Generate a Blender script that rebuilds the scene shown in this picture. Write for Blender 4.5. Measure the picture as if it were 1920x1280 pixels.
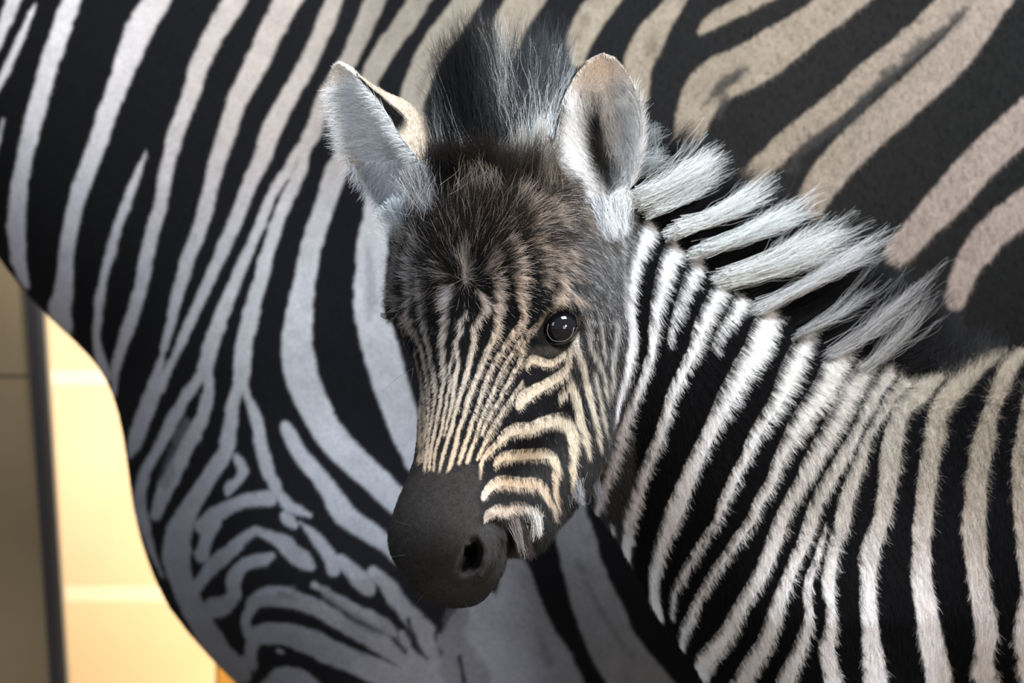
import bpy, math, random
import numpy as np
from mathutils import Vector
rng = np.random.default_rng(7)
random.seed(7)
scn = bpy.context.scene
for o in list(bpy.data.objects):
    bpy.data.objects.remove(o)

# ------------------------------------------------------------------ camera, light, exposure
ZC = 0.88                      # camera height, m
D0 = 3.0                       # camera to the foal's head, m
FOC = 135.0
S0 = 36.0 / FOC / 1920.0       # metres per photo pixel per metre of distance
cam = bpy.data.cameras.new('camera')
cam.lens = FOC; cam.sensor_width = 36.0; cam.clip_start = 0.05; cam.clip_end = 60
cam.dof.use_dof = True; cam.dof.focus_distance = 2.95; cam.dof.aperture_fstop = 7.5
cob = bpy.data.objects.new('camera', cam)
cob.location = (0, -D0, ZC); cob.rotation_euler = (math.pi/2, 0, 0)
scn.collection.objects.link(cob); scn.camera = cob

scn.view_settings.view_transform = 'Standard'
scn.view_settings.look = 'None'
scn.view_settings.exposure = 0.0
scn.view_settings.gamma = 1.0
scn.view_settings.use_curve_mapping = False

wd = bpy.data.worlds.new('world'); scn.world = wd; wd.use_nodes = True
wbg = wd.node_tree.nodes['Background']
wbg.inputs[0].default_value = (0.80, 0.86, 1.0, 1); wbg.inputs[1].default_value = 0.42

def area(name, loc, target, sx, sy, power, col):
    l = bpy.data.lights.new(name, 'AREA'); l.shape = 'RECTANGLE'
    l.size = sx; l.size_y = sy; l.energy = power; l.color = col
    o = bpy.data.objects.new(name, l); o.location = loc
    o.rotation_euler = (Vector(target) - Vector(loc)).to_track_quat('-Z', 'Y').to_euler()
    scn.collection.objects.link(o); return o
area('skylight_lamp', (0.75, -0.75, 2.6), (0.22, 0.15, 0.85), 1.0, 0.6, 100, (0.88, 0.94, 1.0))
area('stable_window_light', (-2.2, -1.9, 1.9), (0.0, 0.4, 0.8), 0.9, 1.1, 30, (0.80, 0.90, 1.0))
area('warm_bulb_light', (1.8, -2.3, 1.25), (0.05, 0.0, 0.8), 0.5, 0.5, 30, (1.0, 0.83, 0.62))
area('front_fill_light', (1.3, -2.5, .75), (.35, .1, .6), .8, .8, 15, (1.0, .97, .95))  # added fill from the camera side, brightens the foal's lower coat
area('rear_wall_lamp', (-0.12, 1.45, 0.85), (-0.75, 1.80, 0.80), 0.12, 1.6, 11, (1.0, 0.79, 0.55))

# ------------------------------------------------------------------ helpers
def W(px, py, y):
    s = (y + D0) * S0
    return np.array([(px - 960) * s, y, ZC - (py - 640) * s])
def proj(P):
    s = (P[:, 1] + D0) * S0
    return 960 + P[:, 0] / s, 640 - (P[:, 2] - ZC) / s
def tag(o, label=None, cat=None, group=None, kind=None):
    if label: o['label'] = label
    if cat: o['category'] = cat
    if group: o['group'] = group
    if kind: o['kind'] = kind
    return o
def link(o, parent=None):
    scn.collection.objects.link(o)
    if parent:
        o.parent = parent
        o.matrix_parent_inverse = parent.matrix_world.inverted()
    return o
def empty(name, loc):
    o = bpy.data.objects.new(name, None); o.location = loc; o.empty_display_size = 0.1
    scn.collection.objects.link(o); bpy.context.view_layer.update(); return o
def mesh_obj(name, V, F, mat, parent=None, col=None, smooth=True):
    """V (n,3); F list of lists or (m,4) array; col (n,3) linear colours"""
    V = np.asarray(V, dtype=np.float32); me = bpy.data.meshes.new(name)
    if isinstance(F, np.ndarray):
        m, k = F.shape
        me.vertices.add(len(V)); me.vertices.foreach_set('co', V.ravel())
        me.loops.add(m * k); me.loops.foreach_set('vertex_index', F.astype(np.int32).ravel())
        me.polygons.add(m)
        me.polygons.foreach_set('loop_start', np.arange(0, m * k, k, dtype=np.int32))
        me.polygons.foreach_set('loop_total', np.full(m, k, dtype=np.int32))
        me.update(calc_edges=True); me.validate()
    else:
        me.from_pydata([tuple(map(float, v)) for v in V], [], F); me.update()
    me.polygons.foreach_set('use_smooth', np.full(len(me.polygons), smooth))
    if col is not None:
        a = me.color_attributes.new('coat', 'FLOAT_COLOR', 'POINT')
        a.data.foreach_set('color', np.concatenate([col, np.ones((len(col), 1))], 1).astype(np.float32).ravel())
    me.materials.append(mat)
    return link(bpy.data.objects.new(name, me), parent)
def ell_mesh(c, r, n=24, m=16):
    V = []; F = []
    for i in range(m + 1):
        th = math.pi * i / m
        for j in range(n):
            ph = 2 * math.pi * j / n
            V.append((c[0] + r[0]*math.sin(th)*math.cos(ph), c[1] + r[1]*math.sin(th)*math.sin(ph), c[2] + r[2]*math.cos(th)))
    for i in range(m):
        for j in range(n):
            a, b = i*n + j, i*n + (j+1) % n
            F.append([a, a + n, b + n, b])
    return V, F
def tube(pts, rad, n=8):
    """round tube through points with a radius at each"""
    V = []; F = []; P = [Vector(p) for p in pts]
    for i, p in enumerate(P):
        t = (P[min(i+1, len(P)-1)] - P[max(i-1, 0)]).normalized()
        u = t.cross(Vector((0, 1, 0.01))).normalized(); v = t.cross(u).normalized()
        r = rad[i] if hasattr(rad, '__len__') else rad
        for k in range(n):
            a = 2*math.pi*k/n
            V.append(tuple(p + u*(r*math.cos(a)) + v*(r*math.sin(a))))
    for i in range(len(P)-1):
        for k in range(n):
            a, b = i*n + k, i*n + (k+1) % n
            F.append([a, b, b+n, a+n])
    F.append(list(range(n))[::-1]); F.append([(len(P)-1)*n + k for k in range(n)])
    return V, F

# ------------------------------------------------------------------ materials
def new_mat(name):
    m = bpy.data.materials.new(name); m.use_nodes = True
    return m, m.node_tree, m.node_tree.nodes['Principled BSDF']
def set_spec(b, v): b.inputs['Specular IOR Level'].default_value = v
def coat_mat(name, rough=0.75, spec=0.06, bump=0.25, scale=900):
    m, nt, b = new_mat(name)
    at = nt.nodes.new('ShaderNodeAttribute'); at.attribute_name = 'coat'
    tc = nt.nodes.new('ShaderNodeTexCoord')
    nz = nt.nodes.new('ShaderNodeTexNoise'); nz.inputs['Scale'].default_value = scale; nz.inputs['Detail'].default_value = 3
    nt.links.new(tc.outputs['Object'], nz.inputs['Vector'])
    mr = nt.nodes.new('ShaderNodeMapRange'); mr.inputs[1].default_value = .3; mr.inputs[2].default_value = .7
    mr.inputs[3].default_value = 0.72; mr.inputs[4].default_value = 1.18
    nt.links.new(nz.outputs['Fac'], mr.inputs[0])
    mx = nt.nodes.new('ShaderNodeVectorMath'); mx.operation = 'SCALE'
    nt.links.new(at.outputs['Color'], mx.inputs[0]); nt.links.new(mr.outputs[0], mx.inputs['Scale'])
    nt.links.new(mx.outputs[0], b.inputs['Base Color'])
    bp = nt.nodes.new('ShaderNodeBump'); bp.inputs['Strength'].default_value = bump; bp.inputs['Distance'].default_value = 0.0008
    nt.links.new(nz.outputs['Fac'], bp.inputs['Height']); nt.links.new(bp.outputs[0], b.inputs['Normal'])
    b.inputs['Roughness'].default_value = rough; set_spec(b, spec)
    return m
def hair_mat(name, rough=0.55, spec=0.25):
    m, nt, b = new_mat(name)
    at = nt.nodes.new('ShaderNodeAttribute'); at.attribute_name = 'coat'
    nt.links.new(at.outputs['Color'], b.inputs['Base Color'])
    b.inputs['Roughness'].default_value = rough; set_spec(b, spec)
    return m
def flat_mat(name, col, rough=0.6, spec=0.3, noise=None):
    m, nt, b = new_mat(name)
    b.inputs['Base Color'].default_value = (*col, 1); b.inputs['Roughness'].default_value = rough; set_spec(b, spec)
    if noise:
        tc = nt.nodes.new('ShaderNodeTexCoord')
        nz = nt.nodes.new('ShaderNodeTexNoise'); nz.inputs['Scale'].default_value = noise[0]; nz.inputs['Detail'].default_value = 5
        nt.links.new(tc.outputs['Object'], nz.inputs['Vector'])
        cr = nt.nodes.new('ShaderNodeValToRGB')
        cr.color_ramp.elements[0].position = .3; cr.color_ramp.elements[1].position = .75
        cr.color_ramp.elements[0].color = (*[c*(1-noise[1]) for c in col], 1)
        cr.color_ramp.elements[1].color = (*[min(1, c*(1+noise[1])) for c in col], 1)
        nt.links.new(nz.outputs['Fac'], cr.inputs[0]); nt.links.new(cr.outputs[0], b.inputs['Base Color'])
        bp = nt.nodes.new('ShaderNodeBump'); bp.inputs['Strength'].default_value = .3; bp.inputs['Distance'].default_value = .004
        nt.links.new(nz.outputs['Fac'], bp.inputs['Height']); nt.links.new(bp.outputs[0], b.inputs['Normal'])
    return m
M_coat_a = coat_mat('adult_coat', 0.9, 0.04, 0.5, 520)
M_coat_f = coat_mat('foal_coat', 0.9, 0.05, 0.4, 900)
M_hair = hair_mat('hair', 0.65, 0.06)
M_wall = flat_mat('cream_painted_block', (0.84, 0.68, 0.45), .7, .2, (9, .04))
M_mortar = flat_mat('pale_mortar', (0.95, 0.86, 0.66), .8, .1)
M_olive = flat_mat('olive_brown_paint', (0.33, 0.245, 0.14), .75, .15, (7, .10))
M_dark = flat_mat('dark_metal', (0.035, 0.03, 0.03), .5, .3)
M_steel = flat_mat('galvanised_edge', (0.10, 0.10, 0.097), .55, .3)
M_orange = flat_mat('orange_wood', (0.72, 0.36, 0.06), .6, .3, (30, .2))
M_floor = flat_mat('stable_floor', (0.20, 0.16, 0.11), .9, .1, (14, .35))
M_hoof = flat_mat('hoof', (0.05, 0.042, 0.036), .45, .35, (60, .3))
M_skin = flat_mat('black_skin', (0.012, 0.011, 0.011), .38, .4)
M_rim = flat_mat('eye_rim', (0.26, 0.22, 0.21), .3, .5)
M_eye, _nt, _b = new_mat('eyeball')
_b.inputs['Base Color'].default_value = (0.006, 0.006, 0.008, 1); _b.inputs['Roughness'].default_value = 0.04
set_spec(_b, 0.4); _b.inputs['Coat Weight'].default_value = 0.25; _b.inputs['Coat Roughness'].default_value = 0.02

# ------------------------------------------------------------------ signed distance modelling
def smin(a, b, k):
    h = np.maximum(k - np.abs(a - b), 0) / k
    return np.minimum(a, b) - h*h*k*0.25
def smax(a, b, k): return -smin(-a, -b, k)
class Shape:
    def __init__(self): self.ops = []
    def chain(self, pts, k=0.03, ky=1.0, add=True):
        """pts: (px,py,depth,radius px).  ky>1 narrows the tube in depth"""
        for a, b in zip(pts[:-1], pts[1:]):
            A = W(*a[:3]); B = W(*b[:3])
            self.ops.append(('c', A, B, a[3]*(a[2]+D0)*S0, b[3]*(b[2]+D0)*S0, k, ky, add))
        return self
    def world_chain(self, pts, k=0.03, ky=1.0):
        for a, b in zip(pts[:-1], pts[1:]):
            self.ops.append(('c', np.array(a[:3], float), np.array(b[:3], float), a[3], b[3], k, ky, True))
        return self
    def ball(self, px, py, y, r, k=0.02, ky=1.0, add=True):
        A = W(px, py, y); self.ops.append(('c', A, A + np.array([0, 0, 1e-5]), r*(y+D0)*S0, r*(y+D0)*S0, k, ky, add)); return self
    def __call__(self, P):
        P = P.astype(np.float32); d = np.full(len(P), 10.0, np.float32)
        for (_, A, B, ra, rb, k, ky, add) in self.ops:
            sc = np.array([1, ky, 1], np.float32)
            pa = (P - A.astype(np.float32)) * sc; ba = ((B - A) * sc).astype(np.float32)
            t = np.clip(pa @ ba / max(float(ba @ ba), 1e-12), 0, 1)
            q = pa - t[:, None]*ba
            e = np.sqrt((q*q).sum(1)) - (ra + (rb-ra)*t).astype(np.float32)
            d = smin(d, e, k) if add else smax(d, -e, k)
        return d
def grad(f, P, e=4e-4):
    g = np.empty((len(P), 3), np.float32)
    for i in range(3):
        dv = np.zeros(3, np.float32); dv[i] = e
        g[:, i] = (f(P + dv) - f(P - dv)) / (2*e)
    return g
def snap(f, P, it=3, lim=0.01):
    P = P.astype(np.float32)
    for _ in range(it):
        d = f(P); g = grad(f, P)
        st = d / np.maximum((g*g).sum(1), 0.15)
        P = P - np.clip(st, -lim, lim)[:, None] * g
    return P
def first_hit(f, px, py, y0=-0.35, y1=0.8):
    ys = np.arange(y0, y1, 0.0015)
    P = np.array([W(px, py, y) for y in ys]); d = f(P)
    i = np.argmax(d < 0)
    return ys[i] if d[i] < 0 else None
def surface(f, lo, hi, h, n, front):
    """surface nets at cell h, then the faces front() picks are cut n x n and snapped to the shape"""
    ax = [np.arange(lo[i], hi[i] + h, h) for i in range(3)]
    X, Y, Z = np.meshgrid(*ax, indexing='ij'); sh = X.shape
    P = np.stack([X.ravel(), Y.ravel(), Z.ravel()], 1)
    d = np.concatenate([f(P[i:i+400000]) for i in range(0, len(P), 400000)]).reshape(sh)
    s = d < 0
    c = s[:-1, :-1, :-1].astype(np.int8)*0
    for i in (0, 1):
        for j in (0, 1):
            for k in (0, 1):
                c = c + s[i:sh[0]-1+i, j:sh[1]-1+j, k:sh[2]-1+k]
    act = (c > 0) & (c < 8)
    idx = -np.ones(act.shape, np.int64); idx[act] = np.arange(act.sum())
    ii = np.argwhere(act)
    V = np.array(lo)[None] + (ii + 0.5)*h
    Q = []
    for axs in range(3):
        a = [slice(None)]*3; b = [slice(None)]*3
        a[axs] = slice(0, -1); b[axs] = slice(1, None)
        sa, sb = s[tuple(a)], s[tuple(b)]
        o1, o2 = [t for t in range(3) if t != axs]
        E = np.argwhere(sa != sb)
        E = E[(E[:, o1] > 0) & (E[:, o2] > 0) & (E[:, o1] < act.shape[o1]) & (E[:, o2] < act.shape[o2])]
        q = []
        for (u, v) in ((0, 0), (-1, 0), (-1, -1), (0, -1)):
            t = E.copy(); t[:, o1] += u; t[:, o2] += v
            q.append(idx[t[:, 0], t[:, 1], t[:, 2]])
        q = np.stack(q, 1)
        fl = sa[E[:, 0], E[:, 1], E[:, 2]]
        if axs == 1: fl = ~fl
        q[~fl] = q[~fl][:, ::-1]
        Q.append(q)
    Q = np.concatenate(Q); Q = Q[(Q >= 0).all(1)]
    V = snap(f, V, 5, h*0.5)
    cen = V[Q].mean(1); nr = grad(f, cen); nr /= np.linalg.norm(nr, axis=1)[:, None] + 1e-9
    dense = front(cen, nr)
    QC, QD = Q[~dense], Q[dense]
    # edges of the dense faces
    ed = np.stack([QD[:, [0, 1]], QD[:, [1, 2]], QD[:, [3, 2]], QD[:, [0, 3]]], 1)      # (F,4,2)
    rev = ed[:, :, 0] > ed[:, :, 1]; es = np.sort(ed, 2)
    ue, inv = np.unique(es.reshape(-1, 2), axis=0, return_inverse=True); inv = inv.reshape(-1, 4)
    nv = len(V); ne = len(ue); m = n - 1
    t = (np.arange(1, n)/n).astype(np.float32)
    EP = V[ue[:, 0]][:, None]*(1-t)[None, :, None] + V[ue[:, 1]][:, None]*t[None, :, None]
    G = np.zeros((len(QD), n+1, n+1), np.int64)
    G[:, 0, 0], G[:, n, 0], G[:, n, n], G[:, 0, n] = QD[:, 0], QD[:, 1], QD[:, 2], QD[:, 3]
    k = np.arange(m)
    def eid(j):
        kk = np.where(rev[:, j][:, None], m-1-k[None], k[None]); return nv + inv[:, j][:, None]*m + kk
    G[:, 1:n, 0] = eid(0); G[:, n, 1:n] = eid(1); G[:, 1:n, n] = eid(2); G[:, 0, 1:n] = eid(3)
    base = nv + ne*m
    G[:, 1:n, 1:n] = (base + np.arange(len(QD)*m*m)).reshape(len(QD), m, m)
    c0, c1, c2, c3 = (V[QD[:, q]][:, None, None] for q in range(4))
    u = t[None, :, None, None]; v = t[None, None, :, None]
    IP = c0*(1-u)*(1-v) + c1*u*(1-v) + c2*u*v + c3*(1-u)*v
    cnt = np.zeros(ne, int); np.add.at(cnt, inv.ravel(), 1)
    EPn = snap(f, EP.reshape(-1, 3), 2, 0.004).reshape(EP.shape)
    EPn[cnt < 2] = EP[cnt < 2]
    IPn = snap(f, IP.reshape(-1, 3), 3, 0.004)
    VV = np.concatenate([V, EPn.reshape(-1, 3), IPn])
    QF = np.stack([G[:, :-1, :-1], G[:, 1:, :-1], G[:, 1:, 1:], G[:, :-1, 1:]], -1).reshape(-1, 4)
    return VV, np.concatenate([QC, QF]), QF

# ------------------------------------------------------------------ coat pattern maps (fixed to the coats below)
MG = 120
RH, RW = 1280 + 2*MG, 1920 + 2*MG
_yy, _xx = np.mgrid[0:RH, 0:RW].astype(np.float32); _xx -= MG; _yy -= MG
def vnoise(shape, cell, seed):
    r = np.random.default_rng(seed)
    gh, gw = int(shape[0]/cell)+3, int(shape[1]/cell)+3
    g = r.standard_normal((gh, gw)).astype(np.float32)
    y = np.arange(shape[0])/cell; x = np.arange(shape[1])/cell
    yi, xi = y.astype(int), x.astype(int); fy = (y-yi)[:, None]; fx = (x-xi)[None]
    fy = fy*fy*(3-2*fy); fx = fx*fx*(3-2*fx)
    return ((g[yi][:, xi]*(1-fx) + g[yi][:, xi+1]*fx)*(1-fy) + (g[yi+1][:, xi]*(1-fx) + g[yi+1][:, xi+1]*fx)*fy).astype(np.float32)
def smooth_pts(st):
    """Catmull-Rom through a stroke's (x,y,w) points"""
    P = np.array(st, float)
    for e, g in ((0, 1), (-1, -2)):
        x, y = P[e, :2]
        if x < 0 or x > 1920 or y < 0 or y > 1280:
            d = P[e, :2]-P[g, :2]; d = d/max(np.hypot(*d), 1e-6)*150
            q_ = np.array([[x+d[0], y+d[1], P[e, 2]]]); P = np.vstack([q_, P]) if e == 0 else np.vstack([P, q_])
    if len(P) < 3: return P
    E = np.vstack([2*P[0]-P[1], P, 2*P[-1]-P[-2]]); out = []
    for i in range(1, len(E)-2):
        for t in (0, .25, .5, .75):
            a, b, c, d = E[i-1], E[i], E[i+1], E[i+2]
            out.append(.5*((2*b) + (-a+c)*t + (2*a-5*b+4*c-d)*t*t + (-a+3*b-3*c+d)*t**3))
    out.append(P[-1]); out = np.array(out); out[:, 2] = np.maximum(out[:, 2], 1)
    return out
def raster(strokes):
    D = np.full((RH, RW), -99.0, np.float32)
    for st in strokes:
        P = smooth_pts(st)
        for (x0, y0, w0), (x1, y1, w1) in zip(P[:-1], P[1:]):
            r = max(w0, w1)/2 + 8
            a = int(max(min(x0, x1)-r+MG, 0)); b = int(min(max(x0, x1)+r+MG+1, RW))
            c = int(max(min(y0, y1)-r+MG, 0)); e = int(min(max(y0, y1)+r+MG+1, RH))
            if a >= b or c >= e: continue
            X = _xx[c:e, a:b]; Y = _yy[c:e, a:b]; dx, dy = x1-x0, y1-y0
            t = np.clip(((X-x0)*dx + (Y-y0)*dy)/max(dx*dx+dy*dy, 1e-6), 0, 1)
            d = (w0+(w1-w0)*t)/2 - np.hypot(X-x0-t*dx, Y-y0-t*dy)
            D[c:e, a:b] = np.maximum(D[c:e, a:b], d)
    return D
def poly_mask(poly):
    inside = np.zeros((RH, RW), bool); n = len(poly)
    for i in range(n):
        (x0, y0), (x1, y1) = poly[i], poly[(i+1) % n]
        if y0 == y1: continue
        c = ((_yy >= min(y0, y1)) & (_yy < max(y0, y1)))
        xi = x0 + (_yy-y0)*(x1-x0)/(y1-y0)
        inside ^= c & (_xx < xi)
    return inside.astype(np.float32)
def blur(a, r):
    k = np.exp(-0.5*(np.arange(-2*r, 2*r+1)/max(r, .5))**2); k /= k.sum()
    a = np.apply_along_axis(lambda v: np.convolve(v, k, 'same'), 0, a)
    return np.apply_along_axis(lambda v: np.convolve(v, k, 'same'), 1, a).astype(np.float32)
def field(pts, sig=160):
    """smooth blend of values given at points: [(x,y,(values))]"""
    st = 20; ys = np.arange(-MG, 1280+MG+st, st); xs = np.arange(-MG, 1920+MG+st, st)
    X, Y = np.meshgrid(xs, ys); num = 0; den = 1e-12
    for x, y, v in pts:
        d2 = (X-x)**2 + (Y-y)**2
        w = np.exp(-d2/(2*sig*sig)) + 1e-3/(1+d2/1e4)
        num = num + w[..., None]*np.array(v, float); den = den + w
    F = num/den[..., None]
    fy = (np.arange(RH))/st; fx = np.arange(RW)/st
    yi, xi = fy.astype(int), fx.astype(int); a = (fy-yi)[:, None, None]; b = (fx-xi)[None, :, None]
    return ((F[yi][:, xi]*(1-b)+F[yi][:, xi+1]*b)*(1-a) + (F[yi+1][:, xi]*(1-b)+F[yi+1][:, xi+1]*b)*a).astype(np.float32)
def comp(base, D, col, soft=1.5, alpha=1.0, jit=None):
    if jit is not None: D = D + jit
    m = np.clip(0.5 + D/(2*soft), 0, 1); m = m*m*(3-2*m)*alpha
    return base*(1-m[..., None]) + col*m[..., None]
def sample(M, px, py):
    x = np.clip(px+MG, 0, RW-2.001); y = np.clip(py+MG, 0, RH-2.001)
    xi, yi = x.astype(int), y.astype(int); a = (x-xi)[:, None]; b = (y-yi)[:, None]
    return (M[yi, xi]*(1-a) + M[yi, xi+1]*a)*(1-b) + (M[yi+1, xi]*(1-a) + M[yi+1, xi+1]*a)*b

A = []   # light stripes of the adult
A += [[(25,-20,28),(25,0,26),(10,40,22),(-6,80,18)], [(65,10,4),(50,45,12),(30,90,14),(8,140,12),(-10,170,12)], [(6,225,5),(0,250,7),(-8,280,8)],
 [(140,-20,30),(134,0,31),(120,40,33),(98,100,33),(81,160,32),(60,240,32),(41,320,28),(33,380,33),(31,440,32),(35,485,28),(41,510,20),(50,535,10)],
 [(303,-20,46),(295,0,46),(264,50,50),(243,100,44),(221,160,36),(199,220,34),(179,280,33),(163,320,33),(143,380,29),(132,430,28),(124,480,27),(120,540,32),(112,580,40),(118,605,32),(125,635,10)],
 [(274,282,3),(260,320,11),(241,370,15),(223,420,17),(208,470,16),(194,520,14),(187,560,17),(183,600,14),(181,640,13),(190,680,20),(203,708,10)],
 [(450,-20,42),(440,0,42),(404,60,37),(375,120,34),(357,180,30),(334,240,28),(317,300,26),(309,340,24),(296,400,24),(281,450,26),(268,520,24),(252,580,23),(232,640,22),(217,690,16),(213,740,7)],
 [(552,-20,48),(540,0,48),(508,60,44),(480,120,42),(449,180,36),(428,240,34),(403,320,28),(391,370,28),(374,430,26),(354,480,26),(336,540,22),(324,590,17),(311,640,12),(298,690,15),(290,720,26),(282,750,29),(266,790,30),(254,825,27),(244,855,10)],
 [(635,-20,32),(627,0,31),(603,60,32),(577,120,32),(542,180,32),(510,240,34),(490,300,32),(470,340,28),(448,400,26),(421,460,24),(395,520,20),(367,580,19),(345,630,17),(331,660,15),(312,700,15),(298,730,20)],
 [(715,-20,36),(705,0,36),(678,60,34),(655,110,30),(632,140,26),(615,170,24),(602,200,26),(592,235,27),(578,262,28)],
 [(575,262,14),(548,300,19),(540,320,20),(512,360,18),(496,400,18),(480,440,18),(462,480,20),(440,530,22),(421,580,26),(397,640,28),(385,690,30)],
 [(385,690,24),(368,718,20),(347,745,20),(322,790,23),(297,840,20),(274,880,20),(264,920,22),(264,960,24),(276,1000,17),(287,1040,11),(305,1080,5)],
 [(385,690,24),(391,720,20),(389,745,22),(376,790,27),(348,840,28),(325,890,31),(305,930,30),(293,965,20)],
 [(583,262,14),(573,285,16),(563,320,22),(539,370,24),(519,420,24),(503,470,24),(490,520,26),(478,560,27),(468,600,31),(459,640,32),(454,680,32),(452,715,28)],
 [(452,715,24),(443,738,22),(436,760,24),(431,800,26),(424,840,28),(400,880,30),(375,920,31),(352,960,38),(335,1000,50),(332,1050,54),(342,1090,44),(358,1130,44),(385,1180,46),(415,1230,48),(450,1262,40)],
 [(452,715,24),(463,740,17),(473,765,18),(484,800,22),(490,840,22),(502,880,24),(520,920,20),(540,945,22),(562,958,18),(580,966,6)],
 [(641,280,24),(639,295,28),(630,320,40),(615,370,36),(596,420,37),(580,480,38),(569,540,41),(560,600,49),(557,640,57),(562,690,62),(574,730,60),(598,780,56),(630,830,54),(683,880,50),(735,930,48),(775,965,44)],
 [(715,330,55),(708,400,52),(698,460,58),(695,520,60),(698,580,66),(710,640,66),(727,700,66),(742,750,62),(756,790,58),(770,830,52),(782,870,36),(795,900,16)],
 [(534,797,16),(542,812,23),(562,850,28),(595,890,30),(620,925,34),(645,962,42),(672,985,38),(702,1003,34),(727,1025,26),(745,1050,14)],
 [(442,855,12),(456,880,20),(446,900,16),(431,915,19),(426,928,6)],
 [(378,985,28),(405,965,30),(440,945,26),(480,935,26),(505,935,30)],
 [(400,980,30),(387,1010,24),(378,1040,30)],
 [(478,993,16),(455,1010,22),(430,1035,26),(400,1060,28),(380,1085,24),(362,1105,30)],
 [(478,993,16),(500,1003,18),(530,1015,30),(546,1035,30),(570,1050,32),(584,1062,14)],
 [(510,1042,14),(490,1050,26),(470,1053,24),(450,1065,26),(437,1090,28),(438,1115,26),(420,1135,34),(400,1140,40)],
 [(533,965,14),(541,974,22),(553,985,12)],
 [(562,980,8),(575,990,12),(590,1005,18),(605,1025,24),(620,1048,26),(626,1068,26)],
 [(636,1048,18),(645,1055,24),(665,1075,30),(685,1095,34),(693,1106,20)],
 [(700,1072,22),(725,1095,30),(745,1125,30),(766,1150,34),(792,1182,44),(812,1215,56)],
 [(466,1190,20),(460,1165,17),(470,1142,20),(482,1125,30),(515,1118,40),(552,1124,34),(590,1138,32),(625,1157,30),(655,1178,27),(692,1197,32),(732,1214,42),(775,1240,46),(825,1275,60)],
 [(590,1097,14),(620,1115,16),(660,1140,21),(700,1160,24),(730,1180,22),(740,1192,10)],
 [(752,1188,16),(763,1206,14)],
 [(474,1248,18),(470,1220,24),(485,1190,36),(530,1188,40),(580,1203,46),(632,1227,44),(690,1252,46),(760,1280,54),(840,1310,90)],
 [(458,1238,24),(462,1250,18)], [(500,1285,20),(522,1268,30),(560,1272,38),(590,1300,40)], [(523,1220,11),(530,1222,9)],
 [(955,1040,40),(962,1070,56),(968,1100,70),(975,1160,98),(988,1220,128),(1008,1290,170)],
 [(905,1140,70),(890,1190,110),(880,1240,130),(900,1300,170)],
 [(1050,900,66),(1060,940,70),(1070,980,72),(1080,1010,72),(1092,1060,74),(1110,1115,84),(1125,1150,88),(1145,1200,92),(1172,1245,96),(1208,1290,100)],
 [(800,-20,40),(785,0,40),(762,40,40),(731,80,38),(707,120,38),(694,150,34),(685,200,30)],
 [(890,-20,44),(877,0,44),(850,40,50),(820,80,52),(797,120,50),(782,160,48),(770,200,44)],
 [(1000,-20,62),(985,0,62),(960,40,64),(948,80,55),(940,120,44)],
 [(1150,-20,50),(1135,0,50),(1103,40,52),(1085,80,46),(1082,110,30)],
 [(1280,-20,34),(1267,0,35),(1240,40,44),(1222,65,54),(1203,100,55),(1196,130,48),(1203,160,30),(1208,185,14)],
 [(1313,60,10),(1335,40,28),(1372,20,34),(1410,0,34),(1450,-18,30)],
 [(1286,265,46),(1300,220,64),(1320,175,78),(1355,145,84),(1400,125,82),(1440,100,82),(1480,72,74),(1520,45,66),(1560,15,66),(1610,-20,60)],
 [(1400,335,40),(1432,308,42),(1480,265,46),(1530,225,46),(1580,185,48),(1630,140,50),(1690,95,52),(1740,50,52),(1800,-5,56)],
 [(1495,425,50),(1520,380,58),(1545,338,62),(1600,275,66),(1660,220,68),(1720,165,68),(1780,110,68),(1820,60,66),(1870,-10,60)],
 [(1680,475,50),(1710,445,56),(1735,415,58),(1770,380,66),(1810,335,68),(1850,290,70),(1890,255,68),(1960,190,70)],
 [(1790,560,40),(1805,520,46),(1816,495,50),(1840,460,60),(1880,420,62),(1960,360,66)]]
A_gap = [[(1480,320,12),(1510,275,24),(1580,230,22),(1640,170,24),(1690,125,24),(1720,95,20),(1780,50,15),(1815,15,10)],
 [(1325,190,10),(1350,165,20),(1375,145,26),(1400,130,16)], [(1345,215,12),(1365,180,14)]]
A_mott = [[(862,30,8),(830,85,12),(805,130,12),(785,175,10)], [(690,470,10),(696,560,16),(690,600,10)], [(1100,30,12),(1085,70,12)], [(1225,70,14),(1215,100,12)],
 [(350,790,14),(320,860,16),(310,910,14)], [(520,1112,12),(548,1118,16)], [(600,1112,14),(640,1138,14),(690,1175,18),(712,1182,14)],
 [(860,1150,40),(845,1200,60),(880,1280,80)], [(1010,1190,10),(1030,1240,14)], [(1080,1050,6),(1130,1150,8),(1190,1240,8)]]
A_dark = [[(803,1135,8),(818,1158,12),(825,1172,12),(817,1195,6),(828,1225,5)], [(862,1230,7),(872,1290,9)], [(765,1162,9),(775,1195,10),(782,1215,13),(802,1236,7)],
 [(735,1195,8),(760,1222,8)]]

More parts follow.
